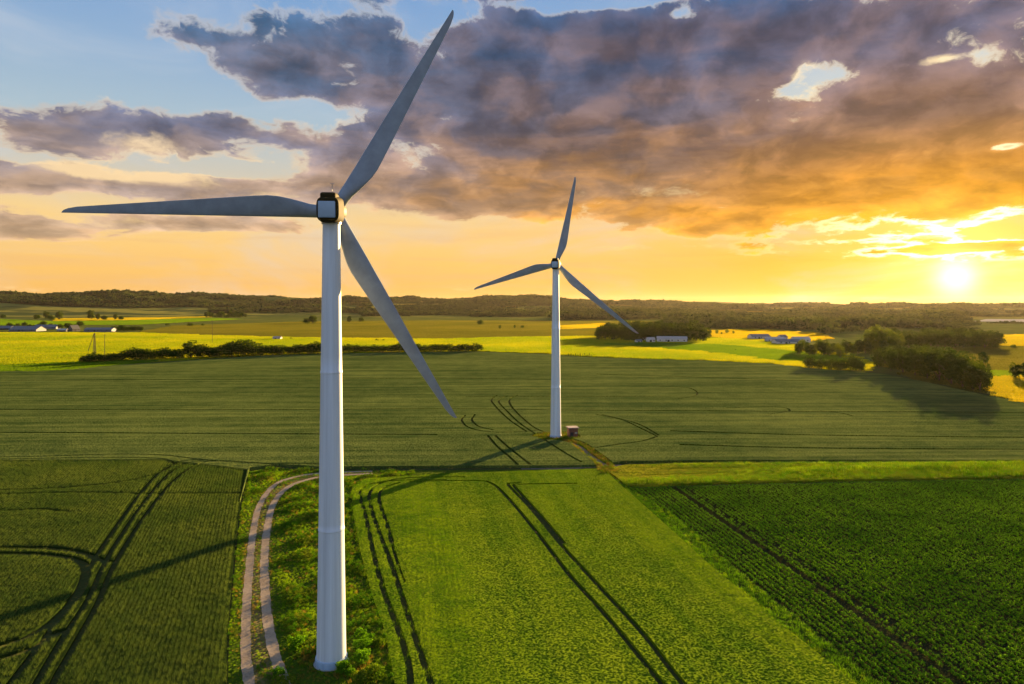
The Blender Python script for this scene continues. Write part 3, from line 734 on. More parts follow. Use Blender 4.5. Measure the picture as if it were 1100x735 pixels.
# hedge behind the wheat, left half
LH = 'dark bushy tree in the hedge along the left far edge of the wheat'
for i, (px, py, h) in enumerate([(92, 390, 8), (101, 389.5, 10), (111, 389, 8), (121, 388.5, 9), (132, 388, 10), (145, 387.5, 14), (156, 387, 12), (166, 386.5, 10), (177, 386.5, 13), (190, 386, 11), (205, 385.5, 20), (217, 385, 15), (228, 384.5, 11), (238, 384, 12), (249, 383.6, 16), (261, 383, 18), (272, 382.6, 14), (283, 382.2, 11), (293, 382, 11), (303, 381.6, 10), (313, 381.2, 9), (322, 381, 11), (332, 380.6, 10), (341, 380.2, 13), (352, 380, 11)]):
    tl = px == 205
    tree('hedge_tree', px, py, h, 'bush%d' % (i % 3) if not tl else 'oak1', 'tallest round tree of the left hedge behind the wheat' if tl else LH, 'tree', 'trees in the hedge behind the wheat', 1.35 if not tl else 1.25)
for i in range(17):
    px = 366+i*9; tree('hedge_shrub', px+random.uniform(-1, 1), 379.2-i*.07, random.uniform(7, 10) if i < 12 else random.uniform(7.5, 9), 'bush%d' % (i % 3), 'even dark shrub in the hedge running behind the front turbine to mid field', 'shrub', 'shrubs in the hedge right of the front tower', 1.35)
# scrub round the foot of the near turbine
for i in range(17):
    a = R(random.uniform(-80, 250)); rr = random.choice([3.4, 4.2, 4.8, 6.6, 7.2])+random.uniform(-.3, .3)
    cr, tk, h0 = TR['scrub%d' % (i % 3)]; s_ = random.uniform(.65, 1.15)
    r = tag(empty('scrub_bush', (T1[0]+math.cos(a)*rr, T1[1]+math.sin(a)*rr, 0), random.uniform(0, 6.28)), 'knee high leafy bush in the scrub round the foot of the near turbine', 'bush', 'bushes round the near tower foot')
    r.scale = (s_*1.2, s_*1.2, s_); obj('stem', tk, r); obj('foliage', cr, r)
# the dark clump at the right edge of the wheat
LC = 'tall dark tree in the dense clump at the right edge of the wheat'
for i, (px, py, h) in enumerate([(944, 395.5, 22), (957, 398, 25), (970, 401, 28), (983, 404, 32), (996, 407, 35), (1009, 410, 37), (1022, 413.5, 38), (1034, 416.5, 36), (1045, 419.5, 34), (1053, 421, 28),
                                 (950, 391, 20), (963, 393, 24), (977, 396, 26), (990, 398, 28), (1003, 401, 31), (1016, 404, 33), (1029, 407, 31), (1040, 411, 31), (1050, 414, 26)]):
    tree('clump_tree', px, py, h, 'oak%d' % (i % 4), LC, 'tree', 'trees in the dark clump at the right', random.uniform(.95, 1.15))
for i, (px, py, h, w) in enumerate([(871, 396, 12, 1.0), (882, 397, 11, 1.0), (893, 398, 12, 1.0), (904, 398.5, 12, 1.0), (916, 399, 17, .8), (924, 399.5, 12, .9)]):
    tree('hedge_bush', px, py, h, 'bush%d' % (i % 3), 'rounded bush in the short hedge left of the dark tree clump' if h != 17 else 'pointed tallest bush of the short hedge left of the tree clump', 'bush', 'bushes in the short hedge at the right', w)
for px, py, h, s, l in [(1091, 407, 18, 'oak0', 'dark tree cut by the right frame edge above golden field'), (1101, 408, 20, 'oak2', 'second dark tree at the right frame edge, farther right'), (1062, 402, 13, 'slim0', 'slender lone tree just right of the dark clump'), (1057, 392, 15, 'oak3', 'small tree peeking over the right end of the dark clump'),
                         (1066, 373, 7, 'low0', 'small round bush on the golden clearing at the right'), (1089, 374, 4, 'low1', 'tiny bush near the right frame edge on the dusky field'), (1040, 380, 3, 'low1', 'tiny lone bush in the dusky olive field')]:
    tree('lone_tree', px, py, h, s, l, 'tree' if s[0] != 'l' else 'bush')
# wood behind the white farm
for i in range(30):
    px = 643+i*4.0+random.uniform(-1, 1); row = i % 2
    h = np.interp(px, [640, 652, 690, 740, 752, 762], [12, 17, 19, 19, 18, 12]) + random.uniform(-1.5, 1.5)
    tree('wood_tree', px, 365.5-row*3+np.interp(px, [640, 760], [0, 2]), h, 'oak%d' % (i % 4), 'dark tree of the small wood sheltering the white farm', 'tree', 'trees behind the white farm', 1.15)
for i in range(6):
    tree('wood_bush', 672+i*3.6, 366.5, random.uniform(5, 7), 'low%d' % (i % 2), 'low bush at the wood edge left of the white farm', 'bush', 'bushes left of the white farm', .8)
# woods at the right middle distance
for i in range(26):
    px = 858+i*4.2+random.uniform(-2, 2); py = 383-abs(px-905)*.08+random.uniform(-2, 2)
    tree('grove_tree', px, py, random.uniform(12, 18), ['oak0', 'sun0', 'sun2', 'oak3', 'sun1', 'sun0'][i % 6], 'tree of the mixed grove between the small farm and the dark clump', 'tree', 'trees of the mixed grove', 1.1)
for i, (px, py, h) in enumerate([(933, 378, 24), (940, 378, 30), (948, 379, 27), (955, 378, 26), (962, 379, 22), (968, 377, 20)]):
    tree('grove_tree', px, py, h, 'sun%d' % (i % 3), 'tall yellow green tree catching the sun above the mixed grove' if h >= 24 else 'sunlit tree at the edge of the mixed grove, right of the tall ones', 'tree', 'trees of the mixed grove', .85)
for i in range(34):
    px = 955+i*3.4+random.uniform(-1.5, 1.5); py = 374-(i % 3)*2.5
    tree('belt_tree', px, py, random.uniform(14, 19), 'oak%d' % (i % 4), 'dusky tree of the long wood behind the dark clump at right', 'tree', 'trees of the long wood at the right', 1.3)
# scattered trees on the left
LL = [(40, 343, 5, 'bush0', 'low bush left of a tree pair on the golden strip'), (50, 343, 9, 'oak0', 'rounded tree in the left group on the golden strip'), (55, 344, 5, 'bush1', 'bush between two trees on the golden strip'), (64, 343.5, 9.5, 'oak1', 'broad tree at the right of the left group on the golden strip'),
      (98, 343.5, 11, 'oak3', 'broad dark tree alone in the middle of the golden strip'), (105, 344, 8, 'oak2', 'smaller tree touching the broad dark tree on the strip'), (112, 344, 5, 'bush2', 'small bush right of the broad dark tree'), (124, 343.5, 6.5, 'oak0', 'small rounded tree toward the right of the golden strip'), (130, 343.8, 4, 'bush0', 'little bush beside the small rounded tree'),
      (3, 342, 4, 'bush1', 'small bush by the left frame edge on golden strip'), (180, 350, 3, 'low0', 'single shrub on the olive stubble, left one'), (218, 350, 2.5, 'low1', 'single shrub on the olive stubble, right one'), (204, 350.5, 4, 'low0', 'flat shrub thicket on the olive stubble'), 
      (336, 348, 10, 'oak1', 'dark tree just left of the front tower on olive field'), (329, 348, 6, 'bush0', 'bush left of the dark tree by the front tower'), (375, 347, 8, 'oak2', 'dark tree just right of the front tower on the ridge foot'), (388, 346, 5, 'bush2', 'bush near the ridge foot right of the front tower'),
      (516, 349, 5, 'bush1', 'lone bush at the foot of the ridge, left of far turbine'), (537, 353.5, 4.5, 'oak0', 'lone small tree on the stubble left of the far turbine'), (553, 352.8, 4, 'oak2', 'left one of two small trees near the far tower'), (561, 352.6, 3, 'bush0', 'right one of two small trees near the far tower'),
      (405, 366.5, 2.5, 'low0', 'low thicket in the yellow field behind the hedge'), (412, 366.6, 2.2, 'low1', 'second low thicket in the yellow field behind the hedge'), (313, 364.5, 2, 'low0', 'small low scrub in yellow field left of front tower')]
for px, py, h, s, l in LL: tree('lone_tree' if s[0] in 'os' else 'bush', px, py, h, s, l, 'tree' if s[0] in 'os' else 'bush', None, 1.1)
for i in range(12):
    tree('farm_shrub', 122+i*2.7, 355.2+random.uniform(-.3, .3), random.uniform(4, 6), 'bush%d' % (i % 3), 'shrub of the thicket right of the left farm', 'shrub', 'shrubs of the left farm thicket', 1.0)
for i in range(16):
    tree('farm_tree', 4+i*5.5+random.uniform(-2, 2), 352.5+random.uniform(-2, 2), random.uniform(3, 6), 'bush%d' % (i % 3), 'bush among the roofs of the left farm', 'bush', 'bushes round the left farm', 1.0)
for i in range(12):
    tree('far_copse_tree', 14+i*2.7+random.uniform(-1, 1), 335.6, random.uniform(5, 8.5), 'oak%d' % (i % 4), 'dark tree of the copse at the far left below the ridge', 'tree', 'trees of the far left copse', 1.2)
for i in range(14):
    tree('copse_tree', 222+i*3.2, 341.5+random.uniform(-.6, .6), random.uniform(4, 9), 'oak%d' % (i % 4), 'dark tree of the copse at the right end of the golden strip', 'tree', 'trees at the end of the golden strip', 1.2)
for i in range(12):
    px = 611+i*2.45; tree('sapling', px, 383.2+random.uniform(-.5, .4), random.uniform(2.6, 4.4), 'slim%d' % (i % 2), 'small dark sapling in the short row right of the far tower', 'sapling', 'saplings in a row at the wheat edge', .8)
for i, (px, py, h) in enumerate([(770, 359, 5), (781, 358.5, 5), (788, 359, 4), (775, 359.5, 3)]):
    tree('sunlit_bush', px, py, h, 'sun%d' % (i % 3), 'sunlit bush in the golden field behind the white farm', 'bush', 'sunlit bushes in the golden field', 1.3)

# far woods that read as one mass
def clump(name, seed, mat, n=7, spread=17):
    g = np.random.default_rng(seed); V = []; F = []; 
    for i in range(n):
        cx, cy = g.normal(0, spread*.5, 2); H = g.uniform(9, 17); Rr = g.uniform(4.5, 8)
        m = 46; d = g.normal(0, 1, (m, 3)); d /= np.linalg.norm(d, axis=1)[:, None]; d[:, 2] = np.abs(d[:, 2])*1.0-.25
        c = np.array([cx, cy, H*.55])+d*np.array([Rr, Rr, H*.45])*g.uniform(.75, 1.08, (m, 1))
        nn = d+g.normal(0, .45, (m, 3)); nn /= np.linalg.norm(nn, axis=1)[:, None]
        u = np.cross(nn, g.normal(0, 1, (m, 3))); u /= np.linalg.norm(u, axis=1)[:, None]; v = np.cross(nn, u); s = g.uniform(1.3, 2.6, (m, 1))
        V.append(np.stack([c-u*s, c-v*s, c+u*s, c+v*s], 1))
    V = np.concatenate(V).reshape(-1, 3)
    return bpy.data.objects.new(name, mesh_np(name, V, np.arange(len(V)).reshape(-1, 4), M[mat]))
cl = [clump('far_clump', s, 'leaf_far') for s in range(5)]
pts = []
def woods(n, az0, az1, d0, d1, thr, sd):
    g = np.random.default_rng(sd)
    az = np.radians(g.uniform(az0, az1, n)); d = np.sqrt(g.uniform(d0*d0, d1*d1, n))
    x, y = np.sin(az)*d, np.cos(az)*d
    k = wav(x*1.5+sd*300, y*1.5)+.5*wav(x*5, y*5+sd*100)
    kp = k > thr
    return np.stack([x[kp], y[kp]], 1)
ridge_w = woods(26000, -44, 14, 3400, 5400, -.12, 1)
mid_w = woods(9000, 4, 44, 2000, 3600, -.1, 2)
right_w = woods(26000, 8, 46, 3400, 7500, .05, 3)
foot = woods(3500, -12, 12, 2500, 3300, .1, 4)
near_r = woods(1800, 13, 34, 1150, 2000, .0, 5)
A = np.vstack([ridge_w, mid_w, right_w, foot, near_r])
# keep the far fields and the lake clear
clear = [GP([(-520, 344.5), (-520, 337.6), (225, 336.6), (262, 344.5)]), GP([(1030, 347.5), (1320, 347.5), (1320, 341), (1030, 341)]), GP([(740, 370), (895, 370), (890, 357), (812, 352.5), (742, 354.5)]), GP([(1040, 374), (1300, 374), (1300, 357), (1046, 360)]), GP([(604, 354.5), (660, 354.5), (660, 347), (600, 347)])]
for c in clear: A = A[~in_poly(A, c)]
Z = hgt(A[:, 0], A[:, 1]); dd = np.hypot(*A.T)
scatter('far_woodland', np.column_stack([A, Z-1]), rng.uniform(0, 6.28, len(A)), rng.uniform(.7, 1.2, len(A))*np.interp(dd, [1000, 2000, 5000], [.75, .95, 1.25])*np.clip(1+.55*wav(A[:, 0]*4, A[:, 1]*2.2), .5, 1.9), rng.integers(0, 5, len(A)), cl, 'dark woods covering the far ridge and the plain below the sun', 'woodland')

# ================================================================== FARMS, MASTS
def building(name, px, py, w, dpt, wall_h, roof_h, rz, wm, rm, label, cat='building', group=None, gable=None, door=True, wins=3):
    x, y = G(px, py); r = tag(empty(name, (x, y, 0), R(rz)), label, cat, group)
    b = MB(); b.box((-w/2, 0, -.3), (w/2, dpt, wall_h)); 
    if gable is None and roof_h > .6:
        for sx in (-1, 1):
            b.bm.faces.new([b.bm.verts.new(p) for p in ((sx*w/2, 0, wall_h), (sx*w/2, dpt, wall_h), (sx*w/2, dpt/2, wall_h+roof_h-.05))])
    wl = b.build('wall', M[wm], r)
    b = MB(); e = .5
    if roof_h > .6:
        for sy, y0 in ((1, -e), (-1, dpt+e)):
            y1 = dpt/2; z0 = wall_h-e*roof_h/(dpt/2)
            A_ = [(-w/2-e, y0, z0+.02), (w/2+e, y0, z0+.02), (w/2+e, y1, wall_h+roof_h+.02), (-w/2-e, y1, wall_h+roof_h+.02)]
            B_ = [(p[0], p[1], p[2]+.25) for p in A_]
            va = [b.bm.verts.new(p) for p in A_]; vb = [b.bm.verts.new(p) for p in B_]
            b.bm.faces.new(va); b.bm.faces.new(vb[::-1])
            for i in range(4): b.bm.faces.new((va[i], va[(i+1) % 4], vb[(i+1) % 4], vb[i]))
    else: b.box((-w/2-e, -e, wall_h), (w/2+e, dpt+e, wall_h+max(roof_h, .3)))
    b.build('roof', M[rm], r)
    if door:
        b = MB(); b.box((-w*.12-1.3, -.12, 0), (-w*.12+1.3, -.01, min(3.2, wall_h*.8))); b.build('door', M['dark_wood'], r)
    for i in range(wins):
        cx = (i+.5)*w/wins-w/2
        if door and abs(cx+w*.12) < 2.2: continue
        b = MB(); b.box((cx-.7, -.1, wall_h*.45), (cx+.7, -.01, wall_h*.45+1.3)); b.build('window', M['nacelle_dark'], r)
    if gable:
        b = MB(); b.box((w/2, .1, -.2), (w/2+.15, dpt-.1, wall_h*.96)); b.build('end_wall', M[gable], r)
    return r
building('barn', 722, 368, 36, 16, 4.6, 2.4, -10, 'white_wall', 'grey_roof', 'long pale barn with grey roof at the right of the white farm', 'barn', None, None, True, 5)
building('barn', 700, 368.2, 9, 8, 4.0, 2.2, 8, 'white_wall', 'grey_roof', 'small white shed with steep roof in the middle of the white farm', 'shed')
building('farmhouse', 692, 366.5, 14, 9, 3.4, 2.6, -6, 'white_wall', 'grey_roof', 'white farmhouse at the left of the white farm', 'farmhouse')
building('shed', 687, 368.5, 7, 6, 2.6, 1.5, 15, 'white_wall', 'slate_roof', 'little white outbuilding in front of the white farmhouse', 'shed')
building('shed', 708, 364.5, 12, 9, 5.5, 2.0, 0, 'white_wall', 'white_wall', 'tall white shed behind the long pale barn', 'shed')
for px, py, w, d_, wh, rh, rz, wm, rm, l in [(818, 364.5, 26, 14, 3.5, 3, 8, 'white_wall', 'slate_roof', 'blue grey roofed barn at the left of the small right farm'), (833, 367.5, 22, 12, 3.2, 2.6, -12, 'white_wall', 'grey_roof', 'pale roofed low barn in the middle of the small right farm'), (848, 370, 30, 14, 3.2, 2.6, 4, 'white_wall', 'slate_roof', 'wide slate roofed barn at the front of the small right farm'),
                                            (862, 368, 20, 12, 3.6, 3, 0, 'white_wall', 'grey_roof', 'pale barn at the right of the small right farm'), (843, 365.3, 10, 9, 3.5, 3, 20, 'white_wall', 'slate_roof', 'small dark roofed house behind the small right farm'), 
                                            (82, 356, 14, 11, 4, 6.5, 70, 'farm_wall', 'farm_wall', 'steep pale grey hall standing out in the left farm'), (105, 356.5, 46, 16, 3.6, 3, 2, 'slate_roof', 'slate_roof', 'long blue grey shed right of the steep hall'), (66, 356.5, 14, 10, 2.6, 2.4, 10, 'farm_wall', 'grey_roof', 'low pale house left of the steep hall'), (24, 356, 50, 24, 3, 5.5, -4, 'slate_roof', 'slate_roof', 'big dark slate barn at the far left of the left farm'), (48, 353.5, 40, 16, 3.2, 4.5, 6, 'slate_roof', 'slate_roof', 'dark slate barn behind, in the middle of the left farm'), (2, 354.5, 30, 14, 3, 4, 0, 'dark_wood', 'slate_roof', 'dark barn cut by the left frame edge'),
                                            (991, 352, 14, 12, 9, 6, 35, 'white_wall', 'grey_roof', 'lone white house among the woods below the sun'), (297, 365, 10, 8, 2.4, 1.6, 0, 'white_wall', 'roof_pink', 'tiny field hut in the yellow field left of front tower')]:
    building('farm_building' if 'house' not in l and 'hut' not in l else ('house' if 'house' in l else 'hut'), px, py, w, d_, wh, rh, rz, wm, rm, l, 'barn' if 'barn' in l else ('house' if 'house' in l else ('hut' if 'hut' in l else 'hall')))
# lattice mast with a leaning strut, and poles
def mpx(px, py, h): x, y = G(px, py); return x, y, h*math.hypot(x, y)*math.cos(math.atan2(x, y))/FPX
x, y, H = mpx(101.5, 383, 25)
r = tag(empty('lattice_mast', (x, y, 0)), 'rusty lattice mast with leaning strut at the left hedge', 'mast')
b = MB(); w = 1.0
for sx in (-1, 1):
    for sy in (-1, 1): b.bar((sx*w, sy*w, -.3), (sx*w*.35, sy*w*.35, H), .16, .12, 6)
for i in range(9):
    z0, z1 = H*i/9, H*(i+1)/9; a0, a1 = w*(1-.65*i/9), w*(1-.65*(i+1)/9)
    for sx, sy, tx, ty in ((-1, -1, 1, -1), (1, -1, 1, 1), (1, 1, -1, 1), (-1, 1, -1, -1)):
        b.bar((sx*a0, sy*a0, z0), (tx*a1, ty*a1, z1), .09, .09, 5); b.bar((sx*a1, sy*a1, z1), (tx*a1, ty*a1, z1), .09, .09, 5)
b.build('lattice_tower', M['dark_wood'], r)
b = MB()
for s in (-.5, .5): b.bar((-5.6, s, 5.5), (-.6, s*.6, H*.96), .15, .12, 6)
for i in range(5): t0 = i/5; b.bar((-5.6+5*t0, -.5, 5.5+(H*.96-5.5)*t0), (-5.6+5*(t0+.2), .5, 5.5+(H*.96-5.5)*(t0+.2)), .08, .08, 5)
b.bar((-5.6, 0, 5.5), (-5.2, 0, -.2), .12, .12, 6); b.build('strut', M['dark_wood'], r)
for px, py, h, l in [(112.5, 383, 24, 'thin dark pole right of the lattice mast'), (228, 369, 25, 'thin dark pole alone in the yellow field')]:
    x, y, H = mpx(px, py, h); r = tag(empty('utility_pole', (x, y, 0)), l, 'pole', 'poles behind the left hedge')
    b = MB(); b.bar((0, 0, -.3), (0, 0, H), .26, .18, 8); b.build('pole', M['dark_wood'], r)
    b = MB(); b.box((-1.3, -.12, H-1.1), (1.3, .12, H-.85)); b.build('crossarm', M['dark_wood'], r)

# ================================================================== SKY
W = bpy.data.worlds.new('World'); SC.world = W; W.use_nodes = True; W.node_tree.nodes.clear()
t = NT(W.node_tree); out = t.n('ShaderNodeOutputWorld')
D = t.v('NORMALIZE', t.n('ShaderNodeTexCoord').outputs['Generated'])
dx, dy, dz = t.xyz(D)
DEG = 180/math.pi
az = t.m('MULTIPLY', t.m('ARCTAN2', dx, dy), DEG); el = t.m('MULTIPLY', t.m('ARCSINE', dz), DEG)
sa, se = AE(1027, 298)
sdir = (math.sin(R(sa))*math.cos(R(se)), math.cos(R(sa))*math.cos(R(se)), math.sin(R(se)))
ang = t.m('MULTIPLY', t.m('ARCCOSINE', t.m('MINIMUM', t.v('DOT_PRODUCT', D, sdir), 1.0)), DEG)
near = t.m('POWER', 2.718, t.m('MULTIPLY', ang, -1/13.0))          # 1 at the sun
back = t.step(dy, .1, -.6)
def band(a0, s):
    q = t.m('DIVIDE', ang, s); return t.m('POWER', 2.718, t.m('MULTIPLY', t.m('MULTIPLY', q, q), -1.0))
sky = t.n('ShaderNodeTexSky', sky_type='NISHITA', sun_disc=False, sun_elevation=SUN_EL, sun_rotation=SUN_AZ, altitude=50, dust_density=2.0, ozone_density=1.5)
nish = t.v('SCALE', sky.outputs[0], scale=.09)
e01 = t.m('DIVIDE', t.m('MAXIMUM', el, 0), 90)
def rmp(f, st): return t.ramp(f, [(e/90, c) for e, c in st])
clear_far = rmp(e01, [(0, (.95, .50, .11)), (3, (1.05, .62, .17)), (6.5, (1.02, .70, .29)), (10, (.66, .62, .52)), (13.5, (.44, .57, .66)), (18, (.31, .47, .68)), (24, (.19, .37, .68)), (40, (.15, .28, .55)), (90, (.13, .22, .42))])
clear_sun = rmp(e01, [(0, (1.0, .43, .008)), (3, (1.0, .46, .010)), (6, (1.0, .48, .04)), (10, (.85, .57, .27)), (15, (.62, .66, .62)), (22, (.44, .56, .70)), (40, (.15, .28, .55)), (90, (.13, .22, .42))])
clear_back = rmp(e01, [(0, (.42, .42, .54)), (8, (.50, .58, .80)), (20, (.46, .66, 1.02)), (45, (.28, .44, .78)), (90, (.11, .20, .40))])
clear = t.mix(t.m('MINIMUM', t.m('MULTIPLY', near, 2.6), 1.0), clear_far, clear_sun)
clear = t.mix(back, clear, clear_back)
clear = t.mix(.93, nish, clear)
# faint high veil
q0 = t.comb(t.m('MULTIPLY', az, .05), t.m('MULTIPLY', el, .13), 9.0)
clear = t.mix(t.m('MULTIPLY', t.step(t.noise(q0, 1.3, 7, .6, .6), .45, .72), .38), clear, t.mix(back, (.62, .66, .72), (.3, .34, .42)))
# clouds: banks placed by azimuth and elevation, broken up by noise that flattens towards the horizon
lel = t.m('MULTIPLY', t.m('LOGARITHM', t.m('ADD', t.m('MAXIMUM', el, -2), 5.0), 2.71828), 2.9)
q = t.comb(t.m('MULTIPLY', az, .092), lel, 0)
wv = t.v('SUBTRACT', t.noise(q, 1.6, 4, .55, color=True), (.5, .5, .5))
q2 = t.v('ADD', q, t.scalevec(wv, (.42, .26, .1)))
n_a = t.noise(q2, 1.25, 12, .55)
n_b = t.noise(t.v('ADD', q2, (3.1, 1.7, 4.0)), 4.2, 8, .62)
dl = t.v('NORMALIZE', t.comb(t.m('SUBTRACT', sa, az), t.m('SUBTRACT', se, el), 0))
soft_up = t.noise(t.v('ADD', q2, (0, .13, 0)), 1.9, 4, .5)
soft_dn = t.noise(t.v('ADD', q2, (0, -.13, 0)), 1.9, 4, .5)
def blobs(lst):
    B = None
    for px, py, hw, hh, s in lst:
        a0, e0 = AE(px, py); a1, _ = AE(px+hw, py); _, e1 = AE(px, py-hh)
        u = t.m('MULTIPLY', t.m('SUBTRACT', az, a0), 1/abs(a1-a0)); v = t.m('MULTIPLY', t.m('SUBTRACT', el, e0), 1/abs(e1-e0))
        g = t.m('POWER', 2.718, t.m('MULTIPLY', t.m('ADD', t.m('MULTIPLY', u, u), t.m('MULTIPLY', v, v)), -.9))
        g = t.m('MULTIPLY', g, s); B = g if B is None else t.m('ADD', B, g)
    return B
banks = [ # px, py, half width px, half height px, strength
    (75, 140, 120, 24, .34), (160, 128, 60, 24, .14), (245, 140, 60, 12, .14), (320, 152, 70, 24, .16), (310, 55, 66, 38, .28), (345, 95, 50, 16, .1), (200, 38, 50, 9, .14), (460, 80, 95, 50, .28), (545, 36, 45, 44, .2), (690, 30, 120, 26, .16),
    (640, 100, 170, 80, .26), (560, 165, 150, 50, .26), (800, 30, 140, 26, .18), (1000, 22, 210, 32, .36), (1080, 40, 60, 20, .12), (985, 108, 112, 34, .32), (780, 150, 160, 50, .2), (900, 185, 260, 42, .26), (1060, 170, 120, 60, .16), (460, 200, 70, 20, .1), (700, 215, 200, 22, .16), (490, 215, 80, 18, .14), (900, 235, 200, 14, .14),
    (70, 194, 150, 17, .38), (270, 207, 110, 12, .28), (40, 246, 110, 12, .30), (190, 238, 100, 10, .30), (300, 248, 60, 5, .12), (390, 200, 50, 14, .12), (30, 275, 60, 14, .16),
    (850, 262, 110, 4, .16), (1080, 262, 50, 4, .2), (1000, 268, 60, 4, .2), (760, 250, 60, 5, .12), (700, 268, 70, 5, .22), (820, 272, 90, 4, .12), (560, 262, 60, 4, .06),
    (60, 40, 120, 60, -.32), (200, 80, 60, 22, -.2), (378, 78, 22, 20, -.16), (330, 118, 60, 10, -.16), (925, 58, 40, 9, -.10), (875, 76, 24, 10, -.08), (1010, 64, 40, 4, -.14), (845, 98, 22, 10, -.18), (420, 10, 110, 12, -.2), (640, 2, 90, 7, -.3), (735, 14, 20, 8, -.25), (235, 178, 60, 9, -.14), (120, 178, 40, 4, -.06),
    (200, 288, 420, 30, -.24), (560, 275, 260, 26, -.2), (930, 303, 320, 14, -.34), (1080, 158, 24, 5, -.34), (660, 203, 80, 7, -.09), (130, 222, 200, 5, -.14), (60, 170, 60, 4, -.10), (210, 184, 60, 5, -.12), (440, 150, 40, 8, -.1)]
lights = [(760, 205, 120, 10, .12), (540, 190, 90, 10, .12), (165, 157, 60, 14, .42), (120, 186, 60, 10, .46), (185, 190, 60, 12, .46), (90, 182, 60, 8, .22), (300, 172, 60, 10, .26), (345, 128, 40, 8, .35), (110, 236, 130, 10, .28), (290, 208, 60, 7, .3), (112, 98, 34, 8, .5), (865, 82, 16, 20, .5), (1000, 66, 40, 7, .4), (420, 212, 60, 8, .2), (700, 208, 110, 12, .14), (640, 200, 60, 10, .12), (840, 108, 40, 10, .3), (1035, 246, 60, 15, .5)]
B = blobs(banks); LB = blobs(lights)
rest = t.step(t.m('ABSOLUTE', az), 42, 60, 0.0, .05)
dens = t.m('ADD', t.m('ADD', t.m('ADD', t.m('MULTIPLY', t.m('SUBTRACT', n_a, .5), 1.15), .5), t.m('MULTIPLY', t.m('SUBTRACT', n_b, .5), .42)), t.m('ADD', B, rest))
n_c = t.noise(t.v('ADD', q2, (7.7, 2.2, 1.0)), 7.5, 7, .68, 1.2)
dens2 = t.m('ADD', dens, t.m('MULTIPLY', t.m('SUBTRACT', n_c, .5), .20))
cover = t.step(dens2, .515, .655)
cover = t.m('POWER', cover, .8)
thick = t.step(dens, .58, .95)
under = t.step(t.m('SUBTRACT', soft_up, soft_dn), -.10, .16)
streak = t.noise(t.comb(t.m('MULTIPLY', az, .05), t.m('MULTIPLY', lel, 2.4), 7.0), 1.2, 7, .6, .4)
# body colour by height and nearness of the sun: slate tops, warm undersides
body_far = rmp(e01, [(0, (.66, .40, .19)), (5, (.62, .42, .26)), (9, (.34, .27, .26)), (13, (.15, .165, .25)), (19, (.068, .135, .245)), (26, (.062, .15, .30)), (90, (.12, .16, .24))])
body_mid = rmp(e01, [(0, (.85, .42, .06)), (5, (.70, .35, .09)), (9, (.38, .225, .13)), (13, (.18, .145, .165)), (19, (.078, .118, .22)), (26, (.050, .115, .25)), (90, (.12, .16, .24))])
body_sun = rmp(e01, [(0, (.98, .48, .015)), (5, (1.0, .43, .014)), (9, (.78, .32, .030)), (13, (.34, .19, .12)), (19, (.145, .13, .185)), (26, (.085, .115, .22)), (90, (.12, .16, .24))])
warm_far = rmp(e01, [(0, (.9, .5, .2)), (9, (.62, .42, .28)), (16, (.24, .21, .25)), (26, (.09, .15, .27)), (90, (.14, .18, .26))])
warm_sun = rmp(e01, [(0, (1.0, .5, .02)), (6, (1.05, .44, .025)), (11, (.66, .32, .10)), (16, (.34, .215, .185)), (26, (.11, .13, .225)), (90, (.14, .18, .26))])
sunside = t.step(az, -24, 10)
body = t.mix(sunside, body_far, body_mid)
body = t.mix(t.step(ang, 26, 8), body, body_sun)
warm = t.mix(sunside, warm_far, warm_sun)
body = t.mix(t.m('MULTIPLY', t.m('ADD', t.m('MULTIPLY', under, .65), t.m('MULTIPLY', t.step(streak, .42, .7), .5), clamp=True), .8), body, warm)
body = t.v('SCALE', body, scale=t.step(thick, 0.0, 1.0, 1.28, .70, False))
body = t.v('SCALE', body, scale=t.step(el, 12, 22, 1.0, .92))
body = t.v('SCALE', body, scale=t.m('MULTIPLY', t.step(n_b, .3, .7, .82, 1.18, False), t.step(t.noise(q2, 3.0, 6, .55), .34, .64, .78, 1.24)))
lit = t.mix(t.m('MINIMUM', t.m('MULTIPLY', near, 2.2), 1.0), rmp(e01, [(0, (1.0, .66, .24)), (7, (1.0, .70, .34)), (13, (.95, .74, .50)), (24, (.80, .78, .78)), (90, (.5, .5, .55))]), (1.2, .92, .45))
edge = t.step(dens2, .57, .665, 1.0, 0.0)
puff = t.step(t.m('ADD', t.m('ADD', t.m('MULTIPLY', soft_dn, .55), t.m('MULTIPLY', n_b, .6)), LB), .80, 1.10)
k_lit = t.m('ADD', t.m('MULTIPLY', edge, t.m('ADD', .58, t.m('MULTIPLY', LB, 1.0))), t.m('MULTIPLY', puff, .92), clamp=True)
k_lit = t.m('MULTIPLY', k_lit, t.step(el, 34, 20, .3, 1.0))
cl = t.mix(k_lit, body, lit)
cl = t.mix(back, cl, t.mix(k_lit, (.27, .33, .46), (.66, .66, .74)))
# thin streaks near the horizon
veil = t.m('MULTIPLY', t.step(streak, .48, .7), t.step(el, 11, 4, 0.0, .42))
clear2 = t.mix(veil, clear, t.mix(t.step(ang, 30, 8), (.84, .50, .23), (1.0, .50, .025)))
colr = t.mix(cover, clear2, cl)
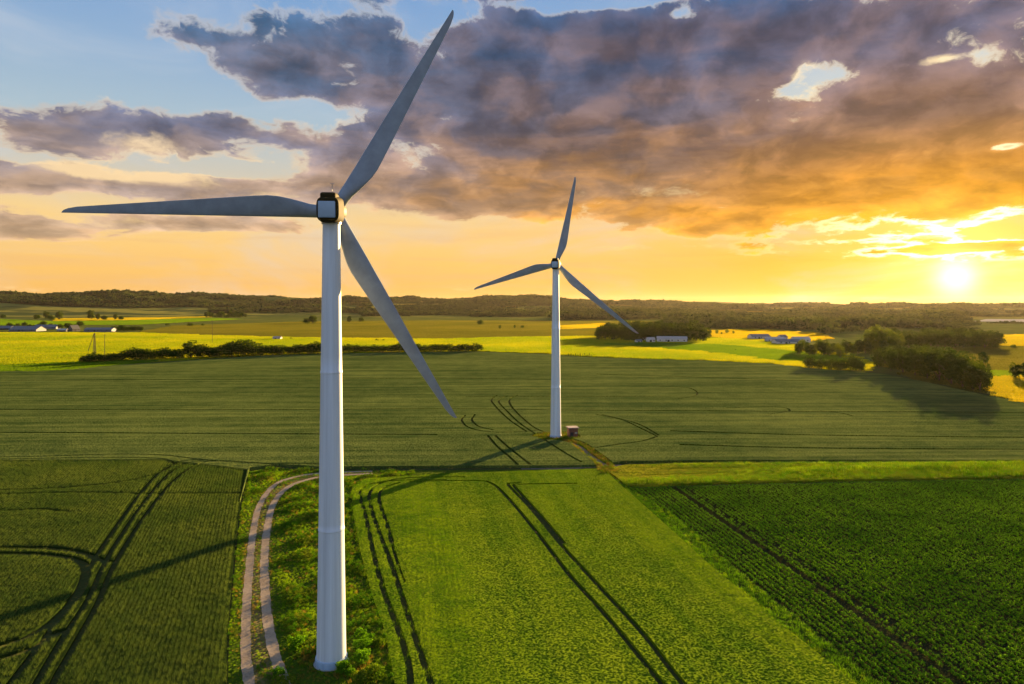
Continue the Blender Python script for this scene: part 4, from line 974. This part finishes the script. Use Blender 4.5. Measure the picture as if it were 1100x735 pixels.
# lit fringes close to the sun, the sun itself and its aureole
rim = t.m('MULTIPLY', t.m('MULTIPLY', t.step(dens, .50, .57), t.step(dens, .64, .57)), band(0, 7.0))
rim = t.m('MULTIPLY', rim, t.step(el, 2.6, 3.6))
colr = t.v('ADD', colr, t.v('SCALE', (2.2, 1.9, 1.3), scale=rim))
colr = t.v('ADD', colr, t.v('SCALE', (.14, .08, .002), scale=band(0, 7.0)))
colr = t.v('ADD', colr, t.v('SCALE', (.5, .42, .12), scale=band(0, 3.4)))
colr = t.v('ADD', colr, t.v('SCALE', (1.5, 1.3, .95), scale=band(0, 1.2)))
bg = t.n('ShaderNodeBackground'); t.L.new(colr, bg.inputs[0]); bg.inputs[1].default_value = .21
t.L.new(bg.outputs[0], out.inputs[0])

sun = bpy.data.lights.new('sun', 'SUN'); sun.energy = 5.0; sun.angle = R(.53); sun.color = (1.0, .66, .27)
so = link(bpy.data.objects.new('sun', sun))
sd = Vector((math.sin(SUN_AZ)*math.cos(SUN_EL), math.cos(SUN_AZ)*math.cos(SUN_EL), math.sin(SUN_EL)))
so.rotation_euler = sd.to_track_quat('Z', 'Y').to_euler(); so.location = (200, 300, 120)

# ================================================================== HAZE
USE_HAZE = True
if USE_HAZE:
    m, t, out = material('evening_haze')
    pv = t.n('ShaderNodeVolumePrincipled'); t.put(pv.inputs['Color'], (.95, .82, .68)); pv.inputs['Density'].default_value = 7e-6; pv.inputs['Anisotropy'].default_value = .5
    t.L.new(pv.outputs[0], out.inputs['Volume'])
    b = MB(); b.box((-17500, -17500, -6), (17500, 17500, 215))
    hz = tag(b.build('haze', m), 'pale evening haze over the far plain', 'haze', kind='stuff')

# ================================================================== CAMERA, RENDER
cam = bpy.data.cameras.new('camera'); co = link(bpy.data.objects.new('camera', cam))
cam.sensor_width = 36; cam.lens = 36*FPX/1100; cam.shift_y = (V0-367.5)/1100; cam.clip_start = .5; cam.clip_end = 60000
co.location = (0, 0, CAMH); co.rotation_euler = (math.pi/2-PITCH, 0, 0); SC.camera = co
SC.view_settings.view_transform = 'Standard'; SC.view_settings.look = 'None'; SC.view_settings.gamma = 1; SC.view_settings.exposure = 2.25; SC.view_settings.use_curve_mapping = False
SC.render.engine = 'CYCLES'; cy = SC.cycles
cy.max_bounces = 5; cy.diffuse_bounces = 2; cy.glossy_bounces = 2; cy.transmission_bounces = 3; cy.volume_bounces = 0; cy.transparent_max_bounces = 4
cy.use_denoising = True
